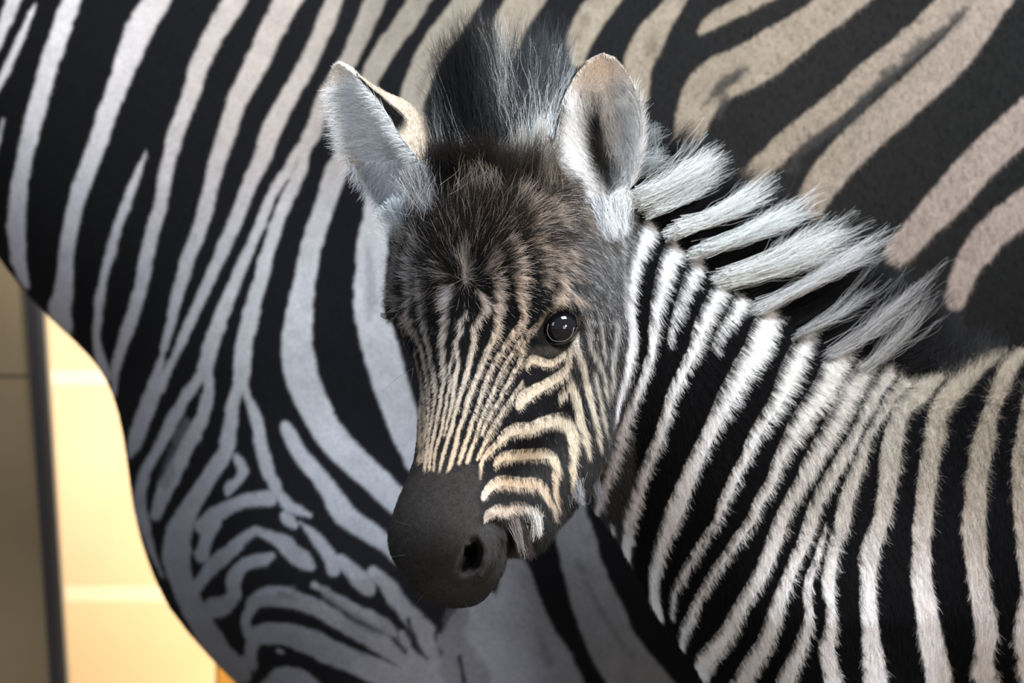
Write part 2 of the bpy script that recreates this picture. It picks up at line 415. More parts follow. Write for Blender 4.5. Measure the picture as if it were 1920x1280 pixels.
N = [[(1150,385,8),(1156,430,9),(1162,520,8),(1168,580,5)],
 [(1200,368,12),(1206,382,20),(1213,402,26),(1209,430,26),(1196,465,22),(1185,500,17),(1178,540,13),(1180,580,14),(1185,620,16),(1183,655,17),(1173,700,15),(1163,735,13),(1155,760,9),(1147,788,3)],
 [(1248,385,10),(1263,425,19),(1260,460,26),(1244,505,26),(1237,535,23),(1230,570,20),(1225,610,17),(1223,645,15),(1212,690,14),(1198,730,15),(1180,770,14),(1164,812,18),(1147,860,20),(1131,900,16),(1118,935,15),(1106,958,9)],
 [(1300,428,12),(1307,460,20),(1303,490,22),(1290,520,18),(1279,552,14),(1265,590,11),(1257,620,9),(1254,642,4)],
 [(1348,450,16),(1350,495,20),(1347,532,22),(1331,570,24),(1316,602,25),(1305,635,20),(1299,655,18),(1280,695,18),(1260,735,17),(1247,780,18),(1232,825,18),(1215,865,18),(1200,902,20),(1185,947,22),(1177,967,23),(1172,1005,19),(1173,1040,13),(1181,1062,7),(1188,1078,3)],
 [(1385,500,18),(1389,520,22),(1390,545,26),(1382,572,22),(1367,595,16),(1352,617,13),(1342,637,9),(1336,656,3)],
 [(1452,565,28),(1442,585,36),(1426,620,40),(1416,652,42),(1387,695,35),(1362,742,32),(1340,787,27),(1322,825,26),(1300,870,28),(1281,917,30),(1265,955,34),(1255,980,30),(1238,1022,24),(1226,1067,22),(1225,1110,16),(1233,1142,13),(1238,1152,6)],
 [(1513,610,26),(1502,642,28),(1487,675,32),(1475,702,33),(1455,750,26),(1430,787,22),(1410,825,20),(1397,855,16),(1381,885,18),(1366,920,19),(1350,952,14),(1343,975,12),(1317,1010,10),(1295,1047,12),(1272,1085,11),(1260,1115,9),(1256,1152,4)],
 [(1578,648,24),(1565,678,40),(1545,722,40),(1515,765,34),(1490,800,28),(1472,835,22),(1457,868,20),(1444,905,20),(1422,940,18),(1407,975,18),(1385,1005,16),(1360,1040,14),(1335,1075,14),(1315,1110,14),(1297,1145,15),(1282,1175,15),(1275,1200,13),(1272,1232,5)],
 [(1628,668,16),(1618,690,28),(1600,722,32),(1580,760,32),(1557,802,32),(1535,840,32),(1515,877,30),(1497,912,24),(1477,945,23),(1462,980,27),(1447,1025,27),(1427,1072,27),(1405,1110,26),(1385,1142,26),(1365,1180,27),(1342,1210,31),(1317,1240,34),(1295,1272,36),(1280,1300,36)],
 [(1690,678,14),(1668,700,23),(1645,727,26),(1625,765,22),(1612,790,16),(1600,820,20),(1580,855,24),(1560,890,24),(1540,922,24),(1527,950,22),(1520,975,25),(1507,1015,22),(1487,1057,22),(1470,1102,24),(1452,1147,28),(1440,1185,28),(1430,1210,31),(1410,1240,32),(1385,1285,34)],
 [(1745,668,16),(1730,680,20),(1700,712,22),(1672,742,20),(1655,772,18),(1637,800,13),(1622,830,14),(1614,860,20),(1602,890,24),(1590,927,26),(1582,957,28),(1579,980,26),(1567,1010,20),(1557,1060,22),(1552,1100,24),(1557,1135,18),(1557,1175,22),(1549,1215,30),(1553,1240,30),(1565,1290,34)],
 [(1550,980,3),(1540,1017,10),(1527,1057,12),(1515,1092,16),(1512,1120,14),(1517,1145,14),(1510,1180,22),(1495,1222,24),(1477,1260,30),(1464,1295,32)],
 [(1805,672,16),(1790,684,24),(1755,705,32),(1725,737,34),(1692,765,31),(1680,795,31),(1672,830,37),(1667,865,38),(1665,902,34),(1657,952,32),(1652,975,30),(1637,1010,34),(1627,1047,36),(1627,1085,29),(1627,1135,30),(1632,1185,32),(1637,1235,40),(1642,1290,48)],
 [(1875,662,14),(1862,672,23),(1830,694,32),(1802,722,36),(1775,747,36),(1757,780,38),(1754,810,40),(1747,840,34),(1740,880,36),(1733,950,34),(1730,975,36),(1727,1035,35),(1727,1085,40),(1735,1135,40),(1745,1185,44),(1755,1235,46),(1765,1290,48)],
 [(1922,655,18),(1910,672,25),(1887,702,32),(1870,740,30),(1856,775,28),(1849,810,38),(1840,845,42),(1832,885,38),(1828,950,41),(1826,985,44),(1830,1047,40),(1837,1097,37),(1845,1147,43),(1850,1185,41),(1846,1220,33),(1845,1250,40),(1855,1295,46)],
 [(1980,650,30),(1950,700,34),(1930,760,30),(1920,810,26),(1911,860,28),(1914,900,32),(1914,960,26),(1916,1010,22),(1920,1060,20),(1924,1110,20),(1918,1160,30),(1920,1210,30),(1928,1290,26)],
 [(1142,973,5),(1144,995,8),(1148,1017,3)]]
def cr(ox, oy, pts): return [(ox+x/8, oy+y/8, w) for x, y, w in pts]
H = [cr(720,440,[(110,700,5),(130,800,6),(140,900,5),(220,1060,6),(290,1180,6),(340,1280,7),(400,1380,8)]),
 cr(720,440,[(550,150,8),(510,380,8),(490,560,6),(460,720,7),(450,850,8),(420,1000,9),(408,1150,9),(410,1230,9),(440,1360,9),(500,1500,8),(560,1680,7),(600,1840,7),(640,2000,7),(665,2200,5),(680,2400,5),(670,2650,5),(640,2900,4),(615,3100,4)]),
 cr(720,440,[(640,560,5),(600,840,7),(610,950,8),(620,1100,9),(625,1260,9),(632,1400,9),(655,1550,9),(690,1700,9),(702,1840,8),(742,1980,8),(762,2150,8),(782,2300,7),(765,2450,6),(735,2700,6),(695,2900,6),(665,3080,6),(640,3280,6),(612,3440,6),(613,3580,4)]),
 cr(720,440,[(1000,800,20),(970,900,22),(930,990,16),(950,1100,12),(965,1240,12),(930,1350,14),(900,1500,14),(880,1620,12),(890,1800,11),(900,1980,10),(908,2120,8),(890,2250,8),(862,2400,7),(845,2560,7),(810,2720,6),(780,2880,6),(745,3020,7),(710,3200,7),(690,3350,7),(683,3530,5)]),
 cr(720,440,[(1040,1780,4),(1010,1900,5),(980,2050,4),(1005,2200,5),(950,2420,5),(925,2600,6),(890,2750,6),(875,2880,6),(830,3040,6),(770,3250,6),(740,3540,5)]),
 cr(720,440,[(1230,1160,10),(1180,1240,8),(1130,1300,8),(1172,1400,10),(1130,1480,9),(1080,1600,9),(1100,1750,9),(1112,1950,9),(1080,2100,8),(1050,2280,8),(1030,2480,8),(985,2690,6),(940,2850,5),(910,3010,3)]),
 cr(720,440,[(1400,850,10),(1480,960,14),(1500,1080,12),(1470,1180,12),(1400,1290,11),(1330,1400,12),(1345,1580,12),(1310,1750,12),(1280,1900,11),(1240,2080,11),(1190,2250,10),(1140,2420,9),(1095,2580,9),(1048,2740,8),(1020,2890,9),(960,3060,8),(900,3260,8),(860,3410,7),(825,3590,4)]),
 cr(720,440,[(1640,560,8),(1675,680,13),(1690,850,15),(1698,1050,15),(1690,1250,14),(1690,1380,14),(1650,1530,13),(1580,1680,12),(1500,1850,12),(1420,2080,12),(1340,2260,11),(1270,2450,11),(1225,2630,9),(1170,2800,9),(1108,2970,9),(1070,3190,9),(1020,3360,10),(960,3530,7),(945,3560,4)]),
 cr(720,440,[(1800,120,8),(1890,220,11),(1935,340,13),(1955,480,15),(1985,600,18),(2015,750,18),(2030,900,16),(2060,1050,15),(2090,1180,14),(2090,1260,14),(2020,1380,13),(1930,1490,11),(1800,1680,10),(1690,1850,10),(1590,2050,10),(1520,2230,10),(1450,2440,9),(1385,2650,9),(1310,2840,8),(1250,3050,9),(1180,3250,9),(1120,3440,7)]),
 cr(720,440,[(2300,1340,7),(2200,1440,8),(2100,1530,7),(2000,1660,8),(1910,1810,8),(1820,1950,8),(1720,2150,8),(1620,2400,8),(1550,2550,8),(1480,2720,7),(1410,2900,7),(1370,3080,7),(1300,3250,8),(1250,3410,8)]),
 cr(720,440,[(2102,1610,5),(2090,1700,8),(2060,1840,10),(2010,1960,9),(1930,2080,9),(1870,2220,8),(1790,2330,8),(1750,2440,7),(1690,2550,7),(1600,2700,8),(1530,2830,7),(1470,3000,4)]),
 cr(720,440,[(2080,2190,3),(2050,2260,7),(1980,2350,8),(1900,2480,9),(1800,2610,9),(1710,2760,9),(1620,2900,9),(1550,3050,8),(1480,3200,8),(1400,3370,5)]),
 cr(770,740,[(1030,1250,6),(1045,1150,5),(1060,1060,5),(1085,960,5),(1150,880,7),(1250,780,8),(1330,690,10),(1410,600,13),(1500,540,15),(1630,500,17),(1800,500,17),(1980,420,17),(2130,380,18),(2260,370,20),(2360,430,19),(2415,560,16),(2430,720,14),(2430,900,12),(2420,1050,11),(2440,1200,9),(2410,1300,7),(2450,1430,4)]),
 cr(770,740,[(1255,1050,5),(1300,980,9),(1400,920,13),(1580,900,15),(1830,885,15),(2030,880,15),(2140,940,13),(2180,1050,13),(2170,1200,11),(2165,1320,9),(2168,1430,8),(2190,1600,5)]),
 cr(870,880,[(290,430,7),(310,380,10),(370,290,12),(470,205,14),(600,160,15),(800,190,15),(1000,195,15),(1150,230,14),(1220,330,13),(1265,430,10),(1310,530,9),(1345,650,4)]),
 cr(870,880,[(305,800,3),(350,700,10),(400,660,14),(500,600,14),(650,560,12),(760,540,11),(900,545,10),(1010,620,11),(1080,700,12),(1100,800,8),(1085,900,3)]),
 cr(930,590,[(460,830,3),(480,740,8),(550,670,12),(700,715,11),(820,730,11),(930,680,9),(1020,590,7),(1085,510,5)]),
 cr(930,590,[(330,1380,9),(410,1250,18),(500,1175,17),(650,1090,15),(800,1010,14),(950,915,13),(1050,820,10),(1090,700,7),(1120,560,6),(1145,450,5),(1165,370,4)]),
 cr(930,590,[(1235,20,7),(1215,200,6),(1210,350,7),(1215,480,9),(1260,600,9),(1320,720,10),(1350,900,9),(1385,1100,10),(1400,1250,9),(1440,1400,9),(1475,1550,8),(1510,1750,6),(1540,1900,4)]),
 cr(930,590,[(1140,925,3),(1145,1040,12),(1185,1150,14),(1215,1250,13),(1235,1400,12),(1262,1590,12),(1310,1770,12),(1355,1920,9),(1400,2060,5)]),
 cr(930,590,[(1120,1040,8),(1040,1130,10),(965,1200,7),(950,1280,4)]),
 cr(930,440,[(860,570,7),(960,660,11),(1000,760,11),(965,880,16),(930,960,18),(880,1060,9)])]
H_faint = [[(778,655,4),(783,700,6),(787,745,6),(788,800,5),(786,865,4)], [(789,690,4),(795,745,5),(796,800,4),(792,865,4)], [(757,470,5),(750,520,6),(752,560,5)],
 cr(930,590,[(1370,0,10),(1400,250,9),(1430,420,10),(1500,560,10),(1590,750,8),(1620,950,7),(1640,1200,6)]),
 cr(930,590,[(1480,800,5),(1510,1000,6),(1550,1250,5),(1590,1500,5),(1640,1700,4)]),
 cr(930,590,[(1800,0,8),(1790,300,8),(1770,500,8),(1745,800,7),(1720,1100,5)]),
 cr(930,590,[(1560,0,8),(1600,300,7),(1650,600,6)]),
 cr(930,440,[(520,90,8),(600,200,8),(610,300,7),(680,450,9),(700,620,7),(720,760,4)]),
 cr(930,440,[(780,200,7),(860,300,10),(880,420,12),(860,520,8)]),
 cr(930,440,[(1010,180,8),(1040,300,10),(1080,460,10),(1130,600,8)]),
 cr(930,440,[(1130,880,10),(1200,930,16),(1290,960,12)]),
 cr(720,440,[(1560,330,8),(1600,420,9),(1500,560,6)]), cr(720,440,[(1180,380,10),(1205,500,9),(1215,700,7)]),
 cr(720,440,[(880,560,9),(940,640,6)]),
 cr(930,740,[(1590,1000,5),(1660,1150,6),(1720,1300,5)]),
 cr(870,880,[(830,850,3),(920,1000,5),(950,1150,4)]), cr(870,880,[(680,830,3),(760,980,4),(810,1110,3)]),
 [(1045,420,9),(1030,400,8),(1015,380,6)], [(1000,430,8),(985,400,8),(965,370,6)]]
MUZ = [(700,905),(790,884),(850,884),(868,874),(884,868),(900,876),(903,905),(893,925),(897,945),(905,984),(925,975),(948,970),(958,990),(985,1000),(1000,1180),(700,1180)]
EARS = None

jitA = vnoise((RH, RW), 16, 1)*1.1 + vnoise((RH, RW), 4, 2)*0.6
jitF = vnoise((RH, RW), 5, 3)*0.9 + vnoise((RH, RW), 2, 4)*0.7
tone = vnoise((RH, RW), 24, 5)
# adult coat: pale neck, sandy flank and back, shade painted in low down
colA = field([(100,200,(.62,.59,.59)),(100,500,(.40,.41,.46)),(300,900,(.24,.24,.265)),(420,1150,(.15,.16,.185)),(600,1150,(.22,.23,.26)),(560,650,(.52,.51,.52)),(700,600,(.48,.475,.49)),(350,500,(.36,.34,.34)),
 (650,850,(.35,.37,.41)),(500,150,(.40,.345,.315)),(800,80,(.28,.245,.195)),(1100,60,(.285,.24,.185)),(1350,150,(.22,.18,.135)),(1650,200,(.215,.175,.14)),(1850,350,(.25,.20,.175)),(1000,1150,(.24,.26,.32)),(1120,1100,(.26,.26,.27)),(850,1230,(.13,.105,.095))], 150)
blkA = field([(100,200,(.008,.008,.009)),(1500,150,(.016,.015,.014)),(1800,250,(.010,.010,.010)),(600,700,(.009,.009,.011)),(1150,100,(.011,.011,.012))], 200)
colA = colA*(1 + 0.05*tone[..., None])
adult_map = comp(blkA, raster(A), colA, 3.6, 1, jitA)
adult_map = comp(adult_map, raster(A_mott), colA*0.45, 7, 0.55, jitA*3)
adult_map = comp(adult_map, raster(A_gap), blkA*2.2, 7, 0.85, jitA*4)
adult_map = comp(adult_map, raster(A_dark), blkA, 3, 0.9, jitA)
# foal coat
colN = field([(1200,450,(.92,.92,.94)),(1350,800,(.96,.96,.98)),(1450,650,(.95,.94,.92)),(1550,750,(.86,.84,.81)),(1650,800,(.32,.28,.225)),(1750,750,(.35,.29,.21)),(1850,850,(.33,.285,.23)),
 (1550,900,(.46,.41,.36)),(1700,1000,(.50,.44,.40)),(1830,1010,(.36,.295,.235)),(1640,1200,(.97,.95,.98)),(1760,1200,(.96,.94,.99)),(1850,1150,(.80,.74,.70)),(1400,1200,(.95,.93,.93)),(1480,1150,(.90,.86,.82)),(1150,900,(.84,.82,.88)),(1250,1050,(.92,.92,.97)),(1640,690,(.50,.47,.43))], 90)
colH = field([(850,550,(.55,.52,.52)),(780,650,(.36,.31,.27)),(830,800,(.62,.54,.45)),(860,860,(.66,.48,.30)),(810,850,(.50,.36,.25)),(940,530,(.66,.54,.46)),(950,640,(.66,.50,.38)),(1010,700,(.70,.56,.38)),
 (1000,810,(.86,.74,.62)),(1060,800,(.84,.76,.62)),(980,870,(.84,.72,.56)),(950,915,(.84,.58,.32)),(915,930,(.82,.50,.24)),(1100,730,(.78,.74,.66)),(920,970,(.80,.76,.78)),(945,962,(.80,.76,.76)),(905,978,(.8,.76,.76)),(1050,560,(.66,.54,.44)),(960,700,(.62,.52,.42)),(1140,600,(.62,.62,.64)),(930,730,(.62,.56,.48))], 50)
blkF = field([(900,400,(.018,.014,.011)),(1060,440,(.034,.026,.021)),(850,480,(.013,.012,.011)),(850,700,(.009,.009,.010)),(1000,760,(.010,.010,.012)),(1400,900,(.007,.007,.009)),(1800,1000,(.007,.007,.008)),(1130,470,(.22,.23,.24)),(1110,560,(.09,.09,.095)),(1140,650,(.045,.045,.048)),(1005,560,(.006,.006,.006)),(1000,600,(.006,.006,.006)),(960,560,(.007,.007,.007)),(1020,530,(.01,.009,.009)),(1110,860,(.05,.05,.052)),(1160,500,(.02,.02,.02))], 42)
blkF[:, :][_xx > 1185] = (.005, .005, .006)
blkA = blkA*.7
foal_map = comp(blkF, raster(N), colN, 1.6, 1, jitF)
headm = comp(blkF, raster(H_faint), colH, 3, .75, jitF*1.5)
headm = comp(headm, raster([[(x, y, w*(.88 if i < 12 else 1.28)) for x, y, w in st] for i, st in enumerate(H)]), colH, 1.2, .97, jitF*.7)
headm = comp(headm, raster([[(846,540,12),(842,550,20),(836,560,10)]]), np.array([.62,.60,.62]), 5, .9)
muz = blur(poly_mask(MUZ), 3)[..., None]
colM = field([(860,940,(.040,.036,.034)),(800,1040,(.018,.0165,.016)),(840,1060,(.020,.018,.017)),(910,1080,(.040,.037,.036)),(840,1125,(.040,.036,.034)),(745,1000,(.034,.032,.031)),(960,1000,(.06,.057,.057)),(925,950,(.055,.052,.05)),(850,880,(.03,.026,.024))], 45)*(1+.12*jitF[..., None])  # dark muzzle skin, backlit edge painted in as a paler rim
headm = headm*(1-muz) + colM*muz
headm = comp(headm, raster([[(1008,634,7),(1016,612,8),(1030,588,9),(1052,574,12),(1078,576,10),(1092,592,5)], [(1006,634,5),(1020,642,7),(1045,648,7),(1070,640,5),(1084,618,4)]]), np.array([.012,.011,.011]), 2)
headm = comp(headm, raster([[(990,655,14),(1020,658,18),(1050,656,16),(1070,645,8)]]), np.array([.055,.047,.040]), 5, .8)
headm = comp(headm, raster([[(1000,623,5),(1012,606,8),(1022,588,8),(1040,574,5)],[(1032,578,4),(1060,566,6),(1090,566,7),(1104,562,4)]]), np.array([.30,.24,.18]), 2, .7)
headm = comp(headm, raster([[(889,1016,8),(888,1034,17),(882,1050,19),(870,1067,10)]]), np.array([.003,.003,.003]), 2.5, .97)
headm = comp(headm, raster([[(878,1012,5),(868,1032,5),(858,1052,5),(856,1070,4)], [(902,1005,5),(915,1025,6),(914,1052,6),(902,1078,4)]]), np.array([.085,.078,.075]), 5, .55)
headm = comp(headm, raster([[(904,985,3),(918,978,5),(935,975,5),(948,985,8),(955,1010,8),(952,1030,7)], [(940,1003,2),(935,1040,2),(945,1000,2)]]), np.array([.008,.007,.007]), 2, .9)
# neck stripes start right of the jaw line
HEADLINE = [(1120,380),(1150,400),(1160,450),(1163,520),(1168,600),(1160,700),(1150,780),(1135,850),(1118,910),(1090,935),(1060,960),(1030,1010),(1000,1060),(600,1200),(600,0),(1110,0)]
hm = blur(poly_mask(HEADLINE), 2)[..., None]

# ------------------------------------------------------------------ the room
fl = mesh_obj('floor', [(-3,-3.6,0),(3,-3.6,0),(3,1.95,0),(-3,1.95,0),(-3,-3.6,-.1),(3,-3.6,-.1),(3,1.95,-.1),(-3,1.95,-.1)],
              [[0,1,2,3],[7,6,5,4],[0,4,5,1],[1,5,6,2],[2,6,7,3],[3,7,4,0]], M_floor, smooth=False); tag(fl, 'brown stable floor under the zebras', kind='structure')
def box(name, x0, x1, y0, y1, z0, z1, mat, parent=None, bev=0.0):
    V = [(x, y, z) for x in (x0, x1) for y in (y0, y1) for z in (z0, z1)]
    F = [[0,1,3,2],[4,6,7,5],[0,4,5,1],[2,3,7,6],[0,2,6,4],[1,5,7,3]]
    o = mesh_obj(name, V, F, mat, parent, smooth=False)
    if bev:
        b = o.modifiers.new('bevel', 'BEVEL'); b.width = bev; b.segments = 2
    return o
YW = 1.80
wall = box('wall_back', -3, 3, YW-.0018, YW+.18, 0, 2.7, M_mortar); tag(wall, 'cream painted block wall behind the adult zebra', kind='structure')
sW = (YW+D0)*S0
z_j = ZC - (1112-640)*sW; bh = (1112-706)*sW      # joints at the photo's two course lines
def block_mesh(w, h):
    import bmesh
    bm = bmesh.new(); bmesh.ops.create_cube(bm, size=1)
    for v in bm.verts: v.co = Vector((v.co.x*w, v.co.y*.05, v.co.z*h))
    bmesh.ops.bevel(bm, geom=bm.edges[:], offset=.003, segments=1, affect='EDGES')
    me = bpy.data.meshes.new('block'); bm.to_mesh(me); bm.free(); me.materials.append(M_wall); return me
bw = 0.62; bme = block_mesh(bw-.014, bh-.014)
k0 = int(math.floor(z_j/bh)); z_s = z_j - k0*bh
xl = -0.585
for r in range(0, 9):
    zc = z_s + (r-.5)*bh
    if zc - bh/2 < -0.01 or zc + bh/2 > 2.72: continue
    off = 0 if r % 2 else -bw/2
    for c in range(-5, 6):
        x = xl + .50 + off + c*bw
        if abs(x) > 2.9: continue
        o = bpy.data.objects.new('block', bme); o.location = (x, YW+.022 + random.uniform(-.001, .001), zc); link(o, wall)
# partition of olive boards standing left of the bright wall, with its dark steel edge
part = empty('partition_panel', (-1.1, 1.45, 0))
tag(part, 'olive brown partition panel at the left edge, in shade', 'partition')
YP = 1.45
def q(px, py): 
    p = W(px, py, YP); return p[0], p[2]
xb, _ = q(137, 1280); 
def slab(name, pa, pb, w0, w1, y0, y1, mat, parent):
    """upright slab whose sides pass through two photo points, carried down to the floor"""
    (xa, za), (xc, zc) = pa, pb
    m = (xc-xa)/(zc-za)
    def X(z): return xa + (z-za)*m
    V = []
    for z in (0.0, 2.2):
        V += [(X(z)+w0, y0, z), (X(z)+w1, y0, z), (X(z)+w1, y1, z), (X(z)+w0, y1, z)]
    F = [[0,1,5,4],[1,2,6,5],[2,3,7,6],[3,0,4,7],[4,5,6,7],[3,2,1,0]]
    return mesh_obj(name, V, F, mat, parent, smooth=False)
slab('edge_post', q(66,580), q(112,1280), -.009, .004, YP-.02, YP+.02, M_dark, part)
slab('edge_strip', q(78,580), q(122,1280), -.003, .004, YP-.015, YP+.015, M_steel, part)
zb = ZC - (703-640)*(YP+D0)*S0
za_ = [0.03, 0.03+(zb-.03)/2, zb, zb+.42, zb+.84, zb+1.26]
for a, b in zip(za_[:-1], za_[1:]):
    (x1, z1), (x2, z2) = q(58,580), q(104,1280); m = (x2-x1)/(z2-z1)
    xr = lambda z: x1 + (z-z1)*m
    V = [(-1.9, YP-.012, a), (xr(a), YP-.012, a), (xr(b), YP-.012, b-.003), (-1.9, YP-.012, b-.003)]
    V += [(v[0], YP+.012, v[2]) for v in V]
    V = [(v[0], YP + .016, v[2] + (.0045 if i in (6, 7) else 0)) if i > 3 else v for i, v in enumerate(V)]
    mesh_obj('board', V, [[0,1,2,3],[7,6,5,4],[0,4,5,1],[1,5,6,2],[2,6,7,3],[3,7,4,0]], M_olive, part, smooth=False)
# small orange rail low beside the chest
rail = empty('wooden_rail', (W(430,1270,1.5)[0], 1.5, 0)); tag(rail, 'orange wooden post low beside the adult zebra chest', 'post')
x, _, z = W(430,1262,1.5)
box('post', x-.016, x+.03, 1.49, 1.53, 0, z+.02, M_orange, rail, .004)

# ------------------------------------------------------------------ adult zebra
ad = Shape()
YA = .88
ad.chain([(1080,560,YA,690),(1400,540,YA,760),(1900,500,YA,710),(2380,400,YA,560)], .12, 1.34)
ad.chain([(740,690,YA,395),(350,260,YA,370),(-60,-150,YA,300),(-420,-480,YA,210)], .10, 1.5)
ad.chain([(725,640,YA,425),(738,900,YA,434),(872,1130,YA,382)], .10, 1.45)
ad.chain([(640,700,YA-.10,240),(690,1050,YA-.13,210),(760,1350,YA-.12,120),(740,1700,YA-.12,75),(735,1780,YA-.12,82),(730,2150,YA-.12,48),(715,2215,YA-.12,58)], .10, 1.15)
ad.chain([(760,1050,YA+.12,210),(800,1350,YA+.12,120),(780,1700,YA+.12,75),(780,1780,YA+.12,82),(775,2150,YA+.12,48),(760,2215,YA+.12,58)], .10, 1.15)
for sg in (-1, 1):
    y = YA + .13*sg; dx = 60*sg
    ad.chain([(2380+dx,520,y,330),(2350+dx,950,y,190),(2420+dx,1350,y,105),(2560+dx,1560,y,80),(2530+dx,1750,y,60),(2520+dx,2130,y,48),(2500+dx,2215,y,60)], .10, 1.25)
ad.chain([(-400,-480,YA,190),(-560,-430,YA,190),(-760,-120,YA,120),(-850,60,YA,92),(-870,110,YA,88)], .05, 1.25)
def frontA(c, n):
    px, py = proj(c)
    v = np.array([0, -D0, ZC]) - c; v /= np.linalg.norm(v, axis=1)[:, None]
    return (px > -60) & (px < 1980) & (py > -60) & (py < 1340) & ((n*v).sum(1) > -.12)
VA, FA, FAd = surface(ad, (-1.2, .35, -.02), (1.2, 1.42, 1.62), .011, 6, frontA)
def colour_body(V, mp, light, dark, isfoal):
    px, py = proj(V); C = sample(mp, px, py)
    out = (px < -MG+2) | (px > 1920+MG-2) | (py < -MG+2) | (py > 1280+MG-2)
    leg = V[:, 2] < .5
    st = np.where(leg, np.sin(V[:, 2]*95 + V[:, 0]*20 + V[:, 1]*6), np.sin(V[:, 0]*72 + V[:, 2]*18 + .6*np.sin(V[:, 2]*17)))
    st = np.clip(.5+(st-.25)*1.6, 0, 1)[out][:, None]
    C[out] = np.array(light)*st + np.array(dark)*(1-st)
    return C
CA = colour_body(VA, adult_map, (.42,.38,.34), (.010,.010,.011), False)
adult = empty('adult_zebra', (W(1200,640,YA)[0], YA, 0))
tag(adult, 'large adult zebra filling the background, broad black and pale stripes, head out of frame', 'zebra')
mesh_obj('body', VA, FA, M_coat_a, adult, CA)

# ------------------------------------------------------------------ foal
fo = Shape()
fo.chain([(945,395,.055,132),(940,500,.020,172),(950,585,.020,168),(922,690,-.012,108),(886,800,-.048,80),(862,880,-.072,72)], .035)
fo.chain([(862,880,-.072,72),(846,955,-.086,84),(836,1012,-.092,94),(850,1058,-.088,80)], .02)
fo.chain([(1040,560,.060,108),(1040,700,.055,108),(1015,820,.025,104),(985,905,-.008,76),(948,985,-.040,47)], .035)
fo.ball(1042,600,-.018,62,.03).ball(1015,560,-.020,60,.03)                         # brow and orbit
fo.chain([(778,570,.012,40),(806,625,.0,30)], .02)
fo.chain([(1040,665,-.012,40),(990,790,-.045,34)], .03)                             # cheek bone
fo.chain([(936,992,-.052,22),(906,1062,-.072,27),(880,1094,-.080,34)], .012)         # lower lip
fo.ball(985,985,-.035,42,.02)
yw = first_hit(fo, 905, 1035)
fo.chain([(900,1003,yw+.006,14),(911,1022,yw+.005,14),(912,1048,yw+.005,14),(900,1072,yw+.005,13)], .010)
fo.chain([(868,1020,yw+.004,11),(862,1045,yw+.003,10),(856,1070,yw+.003,10)], .010)                           # nostril wing
fo.chain([(1040,470,.10,130),(1090,560,.12,165),(1200,690,.15,195),(1310,785,.18,222),(1460,905,.21,258),(1620,1005,.23,290),(1900,1015,.25,318),(2300,1000,.27,315),(2480,930,.28,290)], .05, 1.18)
fo.chain([(1350,850,.18,185),(1460,990,.21,240),(1525,1080,.22,242),(1580,1200,.23,220)], .04, 1.15)
fo.chain([(1290,650,.17,135),(1470,775,.19,140),(1650,860,.23,100)], .05, 1.6)      # crest of the neck
for sg in (-1, 1):
    y = .22 + .075*sg; dx = 70*sg
    fo.chain([(1530-dx,1150,y,170),(1530-dx,1400,y,95),(1515-dx,1850,y,52),(1515-dx,1930,y,58),(1505-dx,2380,y,34),(1495-dx,2500,y,42),(1480-dx,2560,y,40)], .05, 1.1)
    y = .27 + .08*sg
    fo.chain([(2430+dx,1000,y,220),(2400+dx,1320,y,130),(2500+dx,1720,y,68),(2580+dx,1900,y,54),(2550+dx,2380,y,34),(2540+dx,2490,y,42),(2520+dx,2550,y,40)], .05, 1.2)
fo_base = Shape(); fo_base.ops = list(fo.ops)
yE = first_hit(fo, 1049, 612)
EY = (1049, 612, yE + .0135)
yN = first_hit(fo, 882, 1042)
fo.ball(EY[0], EY[1], EY[2]-.001, 34, .014, add=False)
yn = lambda x, y: first_hit(fo_base, x, y)
fo.chain([(888,1019,yn(888,1019)+.003,10),(888,1034,yn(888,1034)+.006,15),(882,1050,yn(882,1050)+.006,17),(870,1066,yn(870,1066)+.003,11)], .005, add=False)
fo.chain([(880,1040,yN+.004,10),(872,1030,yN+.03,8)], .006, add=False)
yN2 = first_hit(fo, 748, 1062) or -.06
fo.chain([(744,1052,yN2,9),(750,1070,yN2,9)], .008, add=False)
fo.chain([(906,984,first_hit(fo,906,984)-.002,3.5),(925,978,first_hit(fo,925,978)-.002,4),(946,988,first_hit(fo,946,988)-.002,4)], .008, add=False)
def frontF(c, n):
    px, py = proj(c)
    v = np.array([0, -D0, ZC]) - c; v /= np.linalg.norm(v, axis=1)[:, None]
    return (px > 600) & (px < 1970) & (py > 150) & (py < 1330) & ((n*v).sum(1) > -.15)
VF, FF, FFd = surface(fo, (-.16, -.16, -.02), (.86, .47, 1.06), .008, 8, frontF)
def foal_colour(P, head_hint=None):
    px, py = proj(P)
    C = sample(foal_map, px, py); Hc = sample(headm, px, py); w = sample(hm, px, py)
    # the head stands in front of the neck: depth decides as well
    w = w * np.clip((.125 - P[:, 1])/.02, 0, 1)[:, None]
    C = C*(1-w) + Hc*w
    out = (px > 1920+MG-2) | (py > 1280+MG-2)
    st = np.where(P[:, 2] < .45, np.sin(P[:, 2]*150 + P[:, 0]*25 + P[:, 1]*8), np.sin(P[:, 0]*110 + P[:, 2]*10))
    st = np.clip(.5+(st-.25)*1.8, 0, 1)[out][:, None]
    C[out] = np.array((.46,.41,.35))*st + np.array((.008,.008,.009))*(1-st)
    return np.clip(C, 0, 1)
CF = foal_colour(VF)
foal = empty('zebra_foal', (W(1500,640,.23)[0], .23, 0))
tag(foal, 'young zebra foal with fuzzy coat looking at the camera in front of the adult', 'zebra')
mesh_obj('body', VF, FF, M_coat_f, foal, CF*.8)

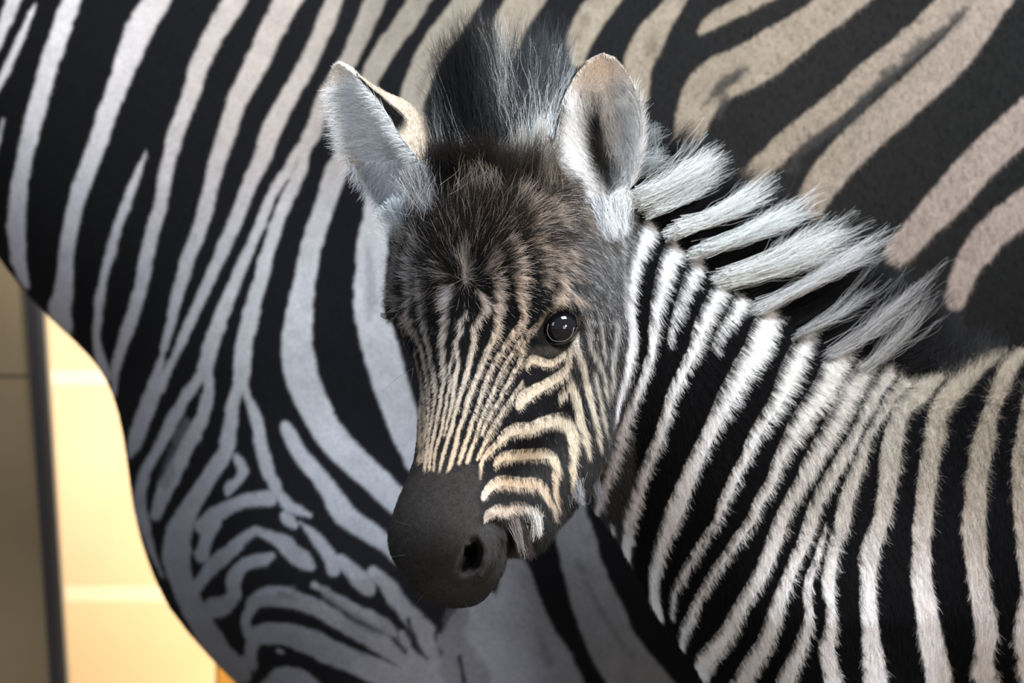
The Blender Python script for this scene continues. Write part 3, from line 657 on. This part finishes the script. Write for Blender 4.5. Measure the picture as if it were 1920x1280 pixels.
def hooves(pts, r, parent):
    for (px, py, y) in pts:
        c = W(px, py, y); V = []; F = []; n = 16
        for z, rr, dx in ((0, r*1.15, -r*.25), (r*.5, r*1.08, -r*.12), (r*1.1, r*.9, 0), (r*1.5, r*.7, 0)):
            for k in range(n):
                a = 2*math.pi*k/n; V.append((c[0]+dx+rr*math.cos(a), c[1]+rr*.85*math.sin(a), z))
        for i in range(3):
            for k in range(n): F.append([i*n+k, i*n+(k+1)%n, (i+1)*n+(k+1)%n, (i+1)*n+k])
        F.append(list(range(n))[::-1]); F.append([3*n+k for k in range(n)])
        mesh_obj('hoof', V, F, M_hoof, parent)
hooves([(715,2215,YA-.12),(760,2215,YA+.12),(2440,2215,YA-.13),(2560,2215,YA+.13)], .042, adult)
hooves([(1550,2560,.145),(1410,2560,.295),(2450,2550,.19),(2590,2550,.35)], .024, foal)

# ------------------------------------------------------------------ hair
def hair(name, P, C, R, parent, label=None, tipc=None):
    """P (n,k,3) points, C (n,3) colour, R (k,) or (n,k) radii"""
    n, k = P.shape[:2]
    hc = bpy.data.hair_curves.new(name); hc.add_curves([k]*n)
    hc.attributes['position'].data.foreach_set('vector', P.astype(np.float32).ravel()) if 'position' in hc.attributes else hc.position_data.foreach_set('vector', P.astype(np.float32).ravel())
    ra = hc.attributes.get('radius') or hc.attributes.new('radius', 'FLOAT', 'POINT')
    R = np.broadcast_to(R, (n, k)).astype(np.float32)
    ra.data.foreach_set('value', R.ravel())
    ca = hc.attributes.new('coat', 'FLOAT_COLOR', 'CURVE')
    ca.data.foreach_set('color', np.concatenate([np.clip(C, 0, 1), np.ones((n, 1))], 1).astype(np.float32).ravel())
    hc.materials.append(M_hair)
    o = link(bpy.data.objects.new(name, hc), parent); o['kind'] = 'stuff'
    if label: o['label'] = label
    return o
def strands(root, nrm, d2, L, lift, k=4, curl=.1, droop=.35):
    """root, nrm (n,3); d2 (n,2) wanted direction in the picture plane; L metres; lift = how far it stands off"""
    n = len(root); d = np.stack([d2[:, 0], np.zeros(n), -d2[:, 1]], 1)
    t = d - (d*nrm).sum(1)[:, None]*nrm; t /= np.linalg.norm(t, axis=1)[:, None] + 1e-6
    out = np.zeros((n, k, 3)); out[:, 0] = root - nrm*.0006
    L = np.broadcast_to(L, (n,)); lift = np.broadcast_to(lift, (n,))
    w1 = rng.normal(0, 1, (n, 3)); w2 = rng.normal(0, 1, (n, 3)); cur = out[:, 0].copy()
    for i in range(1, k):
        s = i/(k-1)
        lf = lift*(1-droop*s)
        dirv = t*np.cos(lf)[:, None] + nrm*np.sin(lf)[:, None] + curl*(w1*(1-s) + w2*s)
        dirv /= np.linalg.norm(dirv, axis=1)[:, None]
        cur = cur + dirv*(L/(k-1))[:, None]; out[:, i] = cur
    return out
def scatter(V, F, f, n, keep=None):
    a, b, c, d = (V[F[:, i]] for i in range(4))
    ar = np.linalg.norm(np.cross(c-a, d-b), axis=1); ar = ar/ar.sum()
    cen = (a+c)/2
    if keep is not None:
        w = keep(cen); ar = ar*w; ar /= ar.sum()
    i = rng.choice(len(F), n, p=ar); u = rng.random((n, 1)); v = rng.random((n, 1))
    P = a[i]*(1-u)*(1-v) + b[i]*u*(1-v) + c[i]*u*v + d[i]*(1-u)*v
    g = grad(f, P); g /= np.linalg.norm(g, axis=1)[:, None] + 1e-9
    return P, g

# foal coat: direction (dx,dy), length px, lift
wx, wy = 862, 548
dirF = field([(862,470,(0,-1,30,.5)),(780,440,(-.6,-.8,32,.55)),(760,520,(-1,-.25,24,.5)),(790,560,(-1,.4,15,.45)),(835,560,(-.9,.5,14,.4)),(835,640,(-.35,.9,9,.35)),(790,660,(-.25,1,8,.35)),
 (900,560,(.9,.35,12,.4)),(930,480,(.8,-.6,22,.5)),(960,400,(.4,-.9,34,.6)),(870,380,(-.1,-1,40,.6)),(1020,430,(.8,-.2,24,.5)),(1000,500,(.9,.1,16,.45)),(1080,480,(.8,.45,20,.45)),(1120,560,(.55,.8,16,.4)),
 (900,640,(.5,.85,9,.35)),(960,600,(.75,.6,9,.35)),(900,740,(.45,.9,7.5,.3)),(820,760,(-.15,1,7,.3)),(830,850,(.05,1,5,.25)),(960,700,(.5,.85,7,.3)),(1000,800,(.1,1,7,.3)),(1060,850,(.3,1,10,.3)),(1000,880,(.15,1,8,.3)),
 (840,950,(0,1,3.2,.5)),(840,1080,(0,1,3.2,.5)),(900,1000,(.2,1,3.2,.5)),(1030,950,(.35,1,16,.35)),(980,990,(.3,1,14,.4)),
 (1110,700,(.3,1,14,.3)),(1120,820,(.35,.95,16,.3)),(1100,620,(.3,.95,10,.3)),(1050,650,(.2,.8,5,.3)),(1040,570,(.75,.6,9,.3)),
 (1210,450,(.6,.85,14,.35)),(1290,520,(.6,.8,15,.35)),(1230,700,(.4,.95,12,.28)),(1400,680,(.7,.75,16,.35)),(1380,560,(.7,.75,14,.35)),(1300,900,(.35,.95,11,.25)),(1500,750,(.7,.7,15,.35)),(1400,900,(.5,.9,11,.28)),
 (1450,1000,(.4,.95,11,.28)),(1600,900,(.1,1,13,.45)),(1700,800,(-.1,1,14,.6)),(1850,800,(-.1,1,16,.65)),(1750,1000,(0,1,13,.35)),(1850,1000,(.05,1,14,.35)),(1700,1200,(.15,1,13,.3)),(1850,1200,(.1,1,14,.32)),(1350,1200,(.5,.9,11,.25)),(1550,1150,(.4,.95,12,.28)),
 (1750,700,(.2,-.5,14,.8)),(1850,690,(.2,-.6,15,.9))], 34)
grzF = (lambda F: np.concatenate([F[..., :1]*.25*np.clip((1190-_xx)/14, 0, 1)[..., None]*np.clip((900-_yy)/300, 0, 1)[..., None], F[..., 1:]*1.35], -1))(field([(860,420,(.30,.30,.26,.23)),(870,500,(.22,.30,.27,.25)),(860,345,(.04,.2,.18,.16)),(920,350,(.08,.25,.22,.2)),(790,440,(.35,.30,.28,.27)),(760,520,(.25,.26,.26,.26)),(960,420,(.30,.36,.28,.21)),(1050,460,(.45,.44,.38,.34)),(1110,450,(.65,.58,.58,.58)),(1100,540,(.45,.50,.49,.48)),(1140,560,(.5,.60,.61,.63)),(1140,700,(.35,.42,.42,.44)),(1115,850,(.3,.40,.40,.40)),(1020,520,(.25,.44,.38,.34)),
 (900,640,(0,.3,.3,.3)),(1000,750,(0,.3,.3,.3)),(850,800,(0,.3,.3,.3)),(1050,800,(.02,.3,.3,.3)),(1300,800,(.01,.5,.5,.5)),(1600,900,(.012,.4,.38,.36)),(860,1000,(.1,.16,.15,.14)),(1200,500,(.02,.5,.5,.5)),(980,640,(0,.3,.3,.3))], 40))
clF = np.stack([vnoise((RH, RW), 7, 11), vnoise((RH, RW), 5, 12)], -1)
def coat(shape, V, F, n, keep, colf, dirmap, lenmul, rad, curl, parent, name, k=4, label=None, grz=None):
    P, g = scatter(V, F, shape, n, keep)
    px, py = proj(P); D = sample(dirmap, px, py)
    C = colf(P)
    C = C*(1 + .26*rng.standard_normal((n, 1)))
    if grz is not None:
        G = sample(grz, px, py); u = rng.random(n) < G[:, 0]; u &= C.max(1) < .3
        C[u] = G[u, 1:]*(.6+.8*rng.random((u.sum(), 1)))
        fl = (px > 1560) & (py < 960); curl = np.where(fl, .34, curl)[:, None]
    cl = sample(clF, px, py)
    L = D[:, 2]*(1+.15*cl[:, 1])*(.65+.6*rng.random(n))*S0*(P[:, 1]+D0)*lenmul
    ca, sa = np.cos(.32*cl[:, 0]), np.sin(.32*cl[:, 0])
    D2 = np.stack([D[:, 0]*ca-D[:, 1]*sa, D[:, 0]*sa+D[:, 1]*ca], 1)
    S = strands(P, g, D2 + rng.normal(0, .13, (n, 2)), L, D[:, 3]*(.6+.8*rng.random(n)), k, curl)
    rr = np.linspace(1, .25, k)*rad
    return hair(name, S, C, rr[None], parent, label)
def keepF(c):
    px, py = proj(c)
    w = np.where(px < 1190, 1.5, 1.0)
    w = w*np.where((py > 880) & (px < 950), .55, 1)
    d = np.hypot((px-1048)/44, (py-611)/36); w = np.where(d < 1, 0, w)
    d = np.hypot((px-879)/17, (py-1042)/32); w = np.where(d < 1, 0, w)
    return w*((px < 1950) & (py < 1310) & (py > 180))
coat(fo, VF, FFd, 430000, keepF, foal_colour, dirF, 1.5, .00010, .12, foal, 'coat_fur', 4, 'short fuzzy striped coat', grzF)
dirA = field([(300,400,(.4,.9,7,.25)),(600,700,(.5,.9,7,.25)),(1500,200,(.1,1,12,.35)),(1800,300,(.1,1,13,.4)),(500,1100,(-.2,1,7,.25)),(1000,100,(.2,1,10,.3))], 250)
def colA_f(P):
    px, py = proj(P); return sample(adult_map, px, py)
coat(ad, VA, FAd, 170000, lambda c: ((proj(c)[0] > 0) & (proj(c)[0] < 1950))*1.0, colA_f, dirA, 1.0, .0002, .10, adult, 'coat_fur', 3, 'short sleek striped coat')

# ------------------------------------------------------------------ ears
def ear(Lp, Rp, cup, bulge, yl, yr, mat, colour, parent, nu=28, nv=44, label=None):
    """Lp,Rp: rim points base->tip in the picture; yl,yr depth of each rim; cup/bulge: offset (px,py,m) of hollow and back at mid width"""
    def interp(P, v):
        P = np.array(P, float); t = np.linspace(0, 1, len(P)); return np.array([np.interp(v, t, P[:, i]) for i in range(P.shape[1])]).T
    vs = np.linspace(0, 1, nv); 
    L = interp(Lp, vs); R = interp(Rp, vs); Cu = interp(cup, vs); Bu = interp(bulge, vs)
    for Z in (L, R):
        for _ in range(4): Z[1:-1] = (Z[:-2]+2*Z[1:-1]+Z[2:])/4
    yL = interp([[a] for a in yl], vs)[:, 0]; yR = interp([[a] for a in yr], vs)[:, 0]
    us = np.linspace(0, 1, nu); V = []; inner = []
    for side in (0, 1):
        O = Cu if side == 0 else Bu
        for i in range(nv):
            for j in range(nu):
                u = us[j] if side == 0 else 1-us[j]
                w = math.sin(math.pi*u)**.8 if 0 < u < 1 else 0
                px = L[i,0]*(1-u)+R[i,0]*u + O[i,0]*(w if O[i,0] > 0 else 2.2*w*max(0, 1-1.6*u)**2); py = L[i,1]*(1-u)+R[i,1]*u + O[i,1]*w
                y = yL[i]*(1-u)+yR[i]*u + O[i,2]*w + (.0012 if side else 0)
                V.append(W(px, py, y)); inner.append((side, u, vs[i]))
    V = np.array(V); F = []
    for side in (0, 1):
        o = side*nu*nv
        for i in range(nv-1):
            for j in range(nu-1):
                a = o+i*nu+j; F.append([a, a+1, a+nu+1, a+nu])
    o = nu*nv
    for i in range(nv-1):                                   # close both rims
        F.append([i*nu+nu-1, o+i*nu, o+(i+1)*nu, (i+1)*nu+nu-1])
        F.append([o+i*nu+nu-1, i*nu, (i+1)*nu, o+(i+1)*nu+nu-1])
    inner = np.array(inner); C = colour(inner, V)
    F = np.array(F); ob = mesh_obj('ear', V, F, mat, parent, C*.85)
    if label: ob['label'] = label
    return V, F, inner, ob
def mixc(a, b, t): t = np.clip(t, 0, 1)[:, None]; return np.array(a)*(1-t) + np.array(b)*t
# viewer's right ear: hollow towards the camera
RL = [(1128,412),(1100,392),(1070,360),(1046,318),(1035,275),(1036,238),(1048,200),(1063,170),(1080,138),(1103,112),(1130,100)]
RR = [(1134,412),(1160,385),(1188,345),(1203,300),(1207,255),(1204,215),(1196,180),(1183,150),(1166,122),(1148,106),(1131,100)]
def col_r(q, V):
    px, py = proj(V); s = q[:, 0] < .5
    base = mixc((.97,.95,.93), (.98,.82,.70), (185-py)/50)
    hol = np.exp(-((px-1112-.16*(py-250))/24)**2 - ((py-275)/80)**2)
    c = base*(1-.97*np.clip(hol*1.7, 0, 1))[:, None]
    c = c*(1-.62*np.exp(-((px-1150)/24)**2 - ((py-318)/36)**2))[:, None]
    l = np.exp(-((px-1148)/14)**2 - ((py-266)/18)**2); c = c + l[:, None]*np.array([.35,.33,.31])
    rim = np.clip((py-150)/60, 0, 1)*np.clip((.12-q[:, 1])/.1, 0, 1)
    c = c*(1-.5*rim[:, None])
    back = np.where(((py < 330) & (py > 115))[:, None], (.012,.010,.010), (.5,.48,.45))
    c[~s] = back[~s]
    return np.clip(c, 0, 1)
cupR = [(0,0,.010),(0,0,.028),(0,0,.042),(0,0,.046),(0,0,.046),(0,0,.042),(0,0,.034),(0,0,.026),(0,0,.016),(0,0,.008),(0,0,0)]
bulR = [(0,0,.014),(0,0,.034),(0,0,.050),(-6,0,.058),(-16,0,.060),(-22,0,.056),(-22,0,.050),(-18,0,.040),(-12,0,.028),(-6,0,.015),(0,0,.002)]
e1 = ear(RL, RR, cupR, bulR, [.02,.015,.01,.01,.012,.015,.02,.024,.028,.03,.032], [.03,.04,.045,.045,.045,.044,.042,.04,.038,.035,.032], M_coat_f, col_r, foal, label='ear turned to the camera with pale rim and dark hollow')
# viewer's left ear: turned outwards, pale inside, black band along its near rim
LL = [(745,404),(722,392),(700,372),(672,338),(648,300),(632,260),(622,215),(618,178),(620,148),(626,128),(634,119)]
LR = [(806,385),(806,352),(796,316),(774,284),(750,256),(736,228),(720,203),(702,180),(682,158),(664,138),(640,120)]
def col_l(q, V):
    px, py = proj(V); s = q[:, 0] < .5
    c = mixc((.80,.83,.86), (.74,.69,.62), (165-py)/30)
    c = mixc((0,0,0), (1,1,1), np.ones(len(c)))*c
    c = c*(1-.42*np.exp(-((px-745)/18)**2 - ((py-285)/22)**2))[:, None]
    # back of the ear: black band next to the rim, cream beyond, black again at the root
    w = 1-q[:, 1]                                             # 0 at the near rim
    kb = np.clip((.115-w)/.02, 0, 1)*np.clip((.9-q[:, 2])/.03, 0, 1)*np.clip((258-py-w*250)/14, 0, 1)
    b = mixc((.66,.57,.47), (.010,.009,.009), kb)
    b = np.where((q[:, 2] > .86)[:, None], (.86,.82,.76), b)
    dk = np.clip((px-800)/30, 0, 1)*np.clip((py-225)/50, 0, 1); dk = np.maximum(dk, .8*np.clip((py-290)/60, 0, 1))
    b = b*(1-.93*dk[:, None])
    c[~s] = b[~s]
    return np.clip(c, 0, 1)
cupL = [(0,0,.006),(2,0,.014),(4,-2,.02),(5,-3,.024),(6,-4,.024),(6,-4,.02),(5,-4,.016),(4,-3,.012),(2,-2,.008),(1,0,.004),(0,0,0)]
bulL = [(16,-10,.03),(26,-20,.035),(46,-36,.04),(76,-52,.04),(88,-62,.038),(66,-54,.032),(42,-36,.026),(26,-22,.018),(16,-12,.012),(10,-8,.006),(2,-2,.001)]
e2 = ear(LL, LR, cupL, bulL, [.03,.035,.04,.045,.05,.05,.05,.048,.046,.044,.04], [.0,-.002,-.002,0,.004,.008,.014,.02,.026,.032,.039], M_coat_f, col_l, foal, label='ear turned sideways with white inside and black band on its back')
def ear_fur(e, colf, n, d2f, Lpx, parent, lift=.5, rimfringe=3000):
    V, F, q, ob = e
    me = ob.data; me.update(); vn = np.zeros(len(me.vertices)*3, np.float32); me.vertices.foreach_get('normal', vn); vn = vn.reshape(-1, 3)
    a, b, c, d = (V[F[:, i]] for i in range(4)); ar = np.linalg.norm(np.cross(c-a, d-b), axis=1); ar /= ar.sum()
    i = rng.choice(len(F), n, p=ar); u = rng.random((n, 1)); v = rng.random((n, 1))
    mixq = lambda X: X[F[i,0]]*(1-u)*(1-v) + X[F[i,1]]*u*(1-v) + X[F[i,2]]*u*v + X[F[i,3]]*(1-u)*v
    P = mixq(V); g = mixq(vn); qq = mixq(q); qq[:, 0] = q[F[i, 0], 0]
    view = np.array([0, -D0, ZC]) - P; view /= np.linalg.norm(view, axis=1)[:, None]
    fl = np.where(qq[:, 0] < .5, np.sign((g*view).sum(1)), 1.0); fl[fl == 0] = 1
    g = g*fl[:, None]; g /= np.linalg.norm(g, axis=1)[:, None] + 1e-9
    px, py = proj(P); C = colf(qq, P)*(1+.42*rng.standard_normal((n, 1)))
    L, D = d2f(px, py, qq)
    S = strands(P, g, D + rng.normal(0, .2, (n, 2)), L*(.6+.7*rng.random(n))*S0*D0*Lpx, lift, 4, .15)
    hair('ear_fur', S, C, np.linspace(1, .2, 4)[None]*.00012, parent)
def dR(px, py, q):
    cx, cy = 1120, 300; left = px < 1105
    D = np.stack([np.where(left, .8, -.35), np.where(left, .7, -.9)], 1)
    D[(py < 190) & (px < 1150)] = (.25, .95); D[px > 1180] = (.3, -1)
    D[(px > 1130) & (px < 1180) & (py > 190)] = (.45, .9)
    L = np.where(q[:, 0] > .5, 7, np.where(py < 165, 8, 26)); return L, D
def dL(px, py, q):
    D = np.stack([np.full(len(px), -1.0), .12 + 0*px], 1)
    m = py > 300; D[m] = (-.35, .95)
    bk = q[:, 0] > .5; D[bk] = (-.7, -.5)
    return np.where(bk, 9, np.where(py < 165, 8, 26)), D
ear_fur(e1, col_r, 42000, dR, 1.0, e1[3]); ear_fur(e2, col_l, 40000, dL, 1.0, e2[3])

# ------------------------------------------------------------------ mane, forelock, tuft fur
def locks(specs, name, parent, rad=.00013, k=9, curl=.16, label=None, rs=.10):
    """specs: (x0,y0,d0, x1,y1,d1, spread0, spread1, n, colour, gap)  strands from root to tip"""
    PP = []; CC = []
    for (x0, y0, d0, x1, y1, d1, s0, s1, n, c, bend) in specs:
        nc = max(9, n//16); cid = rng.integers(0, nc, n)
        ca = rng.normal(0, .75, nc); cw = rng.normal(0, 1, (nc, 2)); cl = .62+.5*rng.random(nc); cb = rng.normal(0, 1, nc)
        a0 = rng.normal(0, .75, n); a1 = .25*a0 + .85*ca[cid] + rng.normal(0, .16, n); z = rng.normal(0, .3, n)
        ax = np.array([x1-x0, y1-y0], float); ln = np.hypot(*ax); ux = ax/ln; nx = np.array([-ux[1], ux[0]])
        back = -(lambda e: np.where(e > 2.2*rs, rng.random(n)*2.2*rs, e))(rng.exponential(rs, n))*ln
        ll = cl[cid]*(.72+.4*rng.random(n)); ph = rng.random(n)*6.28; fr = 2.5+4*rng.random(n); am = curl*ln*.13*rng.random(n)
        P = np.zeros((n, k, 3))
        for i in range(k):
            t = i/(k-1)
            off = a0*s0*(1-t) + a1*s1*t + bend*math.sin(math.pi*t*.9) + cb[cid]*s1*.25*t*t + am*t*np.sin(ph+fr*t*3)
            al = back*(1-t) + ln*t*ll
            xy = np.array([x0, y0]) + al[:, None]*ux + off[:, None]*nx + cw[cid]*(t*t*ln*.035) + rng.normal(0, 1, (n, 2))*t*1.2
            dd = d0 + (d1-d0)*t*ll + z*.02*(.3+t); sc = (dd+D0)*S0
            P[:, i, 0] = (xy[:, 0]-960)*sc; P[:, i, 1] = dd; P[:, i, 2] = ZC-(xy[:, 1]-640)*sc
        PP.append(P); CC.append(np.array(c)*(1+.33*rng.standard_normal((n, 1))))
    return hair(name, np.concatenate(PP), np.concatenate(CC), np.linspace(1, .3, k)[None]*rad, parent, label)
WH = (.66,.68,.68); GY = (.30,.30,.30); BK = (.006,.006,.0065); TN = (.30,.24,.18)
m = []
# standing mane of the neck: each pale lock carries on a white stripe, black hair between
LK = [(1208,360,1336,296,15,30,1000,(.78,.81,.81),6), (1240,378,1350,318,12,18,500,(.70,.73,.73),5), (1288,416,1435,356,12,24,950,(.76,.79,.79),6),
      (1334,456,1508,394,11,20,800,(.74,.78,.78),5), (1380,508,1580,432,16,36,1150,(.74,.76,.75),8), (1436,568,1636,460,13,17,640,(.60,.60,.61),4),
      (1516,610,1640,528,7,22,110,(.36,.36,.36),10), (1566,655,1738,528,11,30,230,(.36,.35,.35),8), (1622,686,1736,552,9,26,140,(.33,.32,.31),8)]
for i, (x0, y0, x1, y1, s0, s1, n, c, bd) in enumerate(LK):
    d = .075 + .009*i
    m.append((x0-9, y0+11, d, x1, y1, .12+.009*i, s0*.62, s1*.56, int(n*.62), [q_*.80 for q_ in c], bd))
    m.append((x0-2, y0+2, d, x1+10, y1-4, .13+.009*i, s0*.7, s1*1.05, max(60, n//7), [q_*.75 for q_ in c], bd))
BL = [(1200,330,1300,250),(1225,372,1345,335),(1262,400,1400,318),(1312,440,1470,368),(1300,425,1470,395),(1356,485,1545,418),(1410,540,1600,448),(1408,545,1560,500),(1460,590,1640,485),(1500,600,1665,500),(1545,635,1690,520),(1590,655,1730,540),(1600,672,1760,570),(1640,680,1790,610),(1700,688,1820,640)]
for i, (x0, y0, x1, y1) in enumerate(BL):
    m.append((x0, y0+6, .09+.006*i, x1, y1, .17+.004*i, 15, 24, 900, BK, 4))
for t in range(26):                                                       # soft dark edge of the far side of the mane
    x = 1230 + t*25; y = 265 + max(0, t-2)*15 + (t**1.5)*.5
    m.append((x+30, y+110, .19, x+50+rng.normal(0, 10), y+5, .24, 16, 24, 420, (.018,.018,.019), 0))
locks(m, 'mane', foal, k=12, curl=.26, rs=.11, label='bristly standing mane with white and black locks')
f = []
for (x0, y0, x1, y1, n, c, s0, s1) in [(880,300,838,90,2600,BK,30,26),(900,290,880,60,2400,BK,28,24),(925,290,915,50,1700,(.03,.03,.03),22,24),(960,280,990,60,1500,(.03,.032,.035),20,30),(1005,280,1040,70,1500,(.05,.055,.06),16,26),
    (968,285,918,70,800,(.42,.42,.41),12,24),(975,275,935,100,520,(.55,.55,.53),9,14),(1000,265,985,90,350,(.40,.42,.42),10,26),(1018,270,1030,110,520,(.55,.60,.60),10,22),(1000,290,985,200,700,WH,14,12),(1025,250,1060,100,260,(.4,.42,.43),10,22),
    (850,300,815,190,160,(.25,.25,.25),30,26),(870,280,840,130,140,(.25,.25,.25),30,26),(1022,260,1050,120,500,(.02,.022,.024),10,20)]:
    f.append((x0, y0, .0, x1, y1, .06, s0, s1, n, c, 6*rng.normal()))
locks(f, 'forelock', foal, k=11, curl=.26, label='upright black and white forelock between the ears')
# ruff of loose fur: poll, below the ears, behind the cheek, withers
r = []
for (x0, y0, d0, x1, y1, s, n, c) in [(960,330,-.02,985,240,30,260,(.42,.40,.37)),(900,345,-.03,880,255,32,1300,(.014,.011,.009)),(850,345,-.02,835,265,28,1100,(.012,.010,.009)),(1015,335,-.03,1035,240,22,260,(.22,.19,.16)),(950,340,-.03,955,260,26,700,(.03,.025,.021)),(1000,335,-.03,1010,260,24,500,(.04,.033,.028)),(1008,280,.0,1020,215,12,340,(.72,.72,.70)),(900,350,-.04,905,290,40,120,(.30,.26,.22)),(1015,285,-.01,1022,330,10,160,(.7,.7,.68)),
    (735,395,.0,760,420,20,500,(.5,.55,.58)),(790,340,-.02,805,395,24,800,(.30,.30,.31)),(825,300,-.01,820,360,20,900,(.03,.027,.025)),(760,440,-.02,720,425,20,120,(.12,.12,.12)),(1125,400,.0,1150,450,16,700,(.58,.60,.62)),(1160,395,.03,1165,440,14,700,(.62,.64,.66)),
    (1215,270,.06,1240,240,22,130,(.34,.38,.39)),(1210,310,.05,1250,290,18,200,(.38,.42,.43)),(1080,410,-.01,1110,445,16,500,(.25,.20,.17)),
    (1003,972,-.066,1010,1008,9,150,(.58,.57,.53)),(968,995,-.074,984,1040,10,120,(.26,.23,.22)),(980,1000,-.07,992,1050,11,200,(.05,.04,.04)),(1075,905,-.02,1090,945,14,260,(.30,.30,.31)),(1040,930,-.02,1050,975,14,260,(.08,.07,.07)),(1110,900,.03,1120,935,10,200,(.16,.16,.17))]:
    r.append((x0, y0, d0, x1, y1, d0-.005, s, s*1.05, n, c, 0))
locks(r, 'fur_tuft', foal, k=6, curl=.3, rs=.32, label='loose tufts of fur at poll, cheek, chin and withers')

# ------------------------------------------------------------------ eyes
def eyeball(px, py, y, rpx, parent, label=None):
    c = W(px, py, y); rr = rpx*(y+D0)*S0
    V, F = ell_mesh(c, (rr, rr, rr), 40, 28); o = mesh_obj('eye', V, F, M_eye, parent)
    if label: o['label'] = label
    return o
eye = eyeball(EY[0]+1, EY[1]+1, EY[2], 34, foal, 'large dark glossy eye')
def on_ball(px, py, off, ex, ey, ez, rpx):
    """depth of the eyeball's front under a picture point, plus an offset outwards"""
    s = (ez+D0)*S0; R = (rpx+off)*s; dx = (px-ex)*s; dz = (py-ey)*s
    return ez - math.sqrt(max(R*R - dx*dx - dz*dz, (R*.28)**2))
up = [(1009,636),(1014,618),(1024,600),(1038,586),(1055,579),(1071,583),(1081,597),(1083,614)]
lw = [(1009,636),(1022,641),(1038,645),(1054,644),(1068,636),(1078,624),(1083,612)]
for nm, ln, w in (('upper_eyelid', up, 4.2), ('lower_eyelid', lw, 3.2)):
    P = smooth_pts([(x, y, w) for x, y in ln])
    V, F = tube([W(x, y, on_ball(x, y, 1.5, EY[0]+1, EY[1]+1, EY[2], 34)) for x, y, _ in P], [w*S0*D0*(.5+.5*math.sin(math.pi*i/(len(P)-1))) for i in range(len(P))], 10)
    mesh_obj(nm, V, F, M_skin, eye)
rimp = smooth_pts([(1028,607,1),(1026,622,1),(1034,636,1),(1048,640,1),(1062,637,1),(1072,628,1),(1076,614,1)])
V, F = tube([W(x, y, on_ball(x, y, .2, EY[0]+1, EY[1]+1, EY[2], 34)) for x, y, _ in rimp], .9*S0*D0, 6)
mesh_obj('eye_rim', V, F, M_rim, eye)
V, F = tube([W(x, y, on_ball(x, y, .6, EY[0]+1, EY[1]+1, EY[2], 34)) for x, y in ((1015,624),(1018,630),(1022,636))], [2*S0*D0, 3.6*S0*D0, 2*S0*D0], 8)
mesh_obj('eye_corner', V, F, M_rim, eye)
yE2 = first_hit(fo, 768, 614) or .0
eyeball(770, 617, yE2+.0125, 21, foal, 'far eye just seen at the edge of the face')
def lashes(specs, name, parent, rad=.0002, col=(.01,.01,.01)):
    P = []
    for pts in specs:
        q_ = np.array([W(*p) for p in pts]); t = np.linspace(0, 1, len(q_)); s = np.linspace(0, 1, 6)
        P.append(np.array([np.interp(s, t, q_[:, i]) for i in range(3)]).T)
    P = np.array(P); return hair(name, P, np.tile(np.array(col), (len(P), 1)), np.linspace(1, .3, 6)[None]*rad, parent)
ls = []
for t in np.linspace(0, 1, 16):
    x = 745-6*t; y = 584+10*t; ls.append([(x, y, yE2), (x-16, y+3+2*t, yE2-.004), (x-32+6*t, y+2-3*t, yE2-.006)])
for t in np.linspace(0, 1, 26):
    i = t*(len(up)-1); a = up[int(min(i, len(up)-2))]; b = up[int(min(i, len(up)-2))+1]; fr = i-int(min(i, len(up)-2))
    x = a[0]+(b[0]-a[0])*fr; y = a[1]+(b[1]-a[1])*fr; d = on_ball(x, y, 3, EY[0], EY[1], EY[2], 36)
    ls.append([(x, y, d), (x+6+8*t, y+3, d-.006), (x+12+14*t, y+9+3*t, d-.010)])
lashes(ls, 'eyelashes', foal)
wk = []
for (x, y, dx, dy) in [(775,690,-60,45),(775,690,-8,60),(770,985,-30,-10),(760,1040,-38,6),(800,1110,-20,22),(840,1130,-5,24),(890,1120,16,22),(1110,640,20,40),(760,455,-45,2),(765,462,-40,4),(870,1125,10,26)]:
    d = first_hit(fo, x+4 if dx < 0 else x-4, y) or -.05
    wk.append([(x, y, d), (x+dx*.5, y+dy*.4, d-.01), (x+dx, y+dy, d-.012)])
lashes(wk, 'whisker', foal, .00012, (.06,.06,.06))['label'] = 'fine long whiskers'
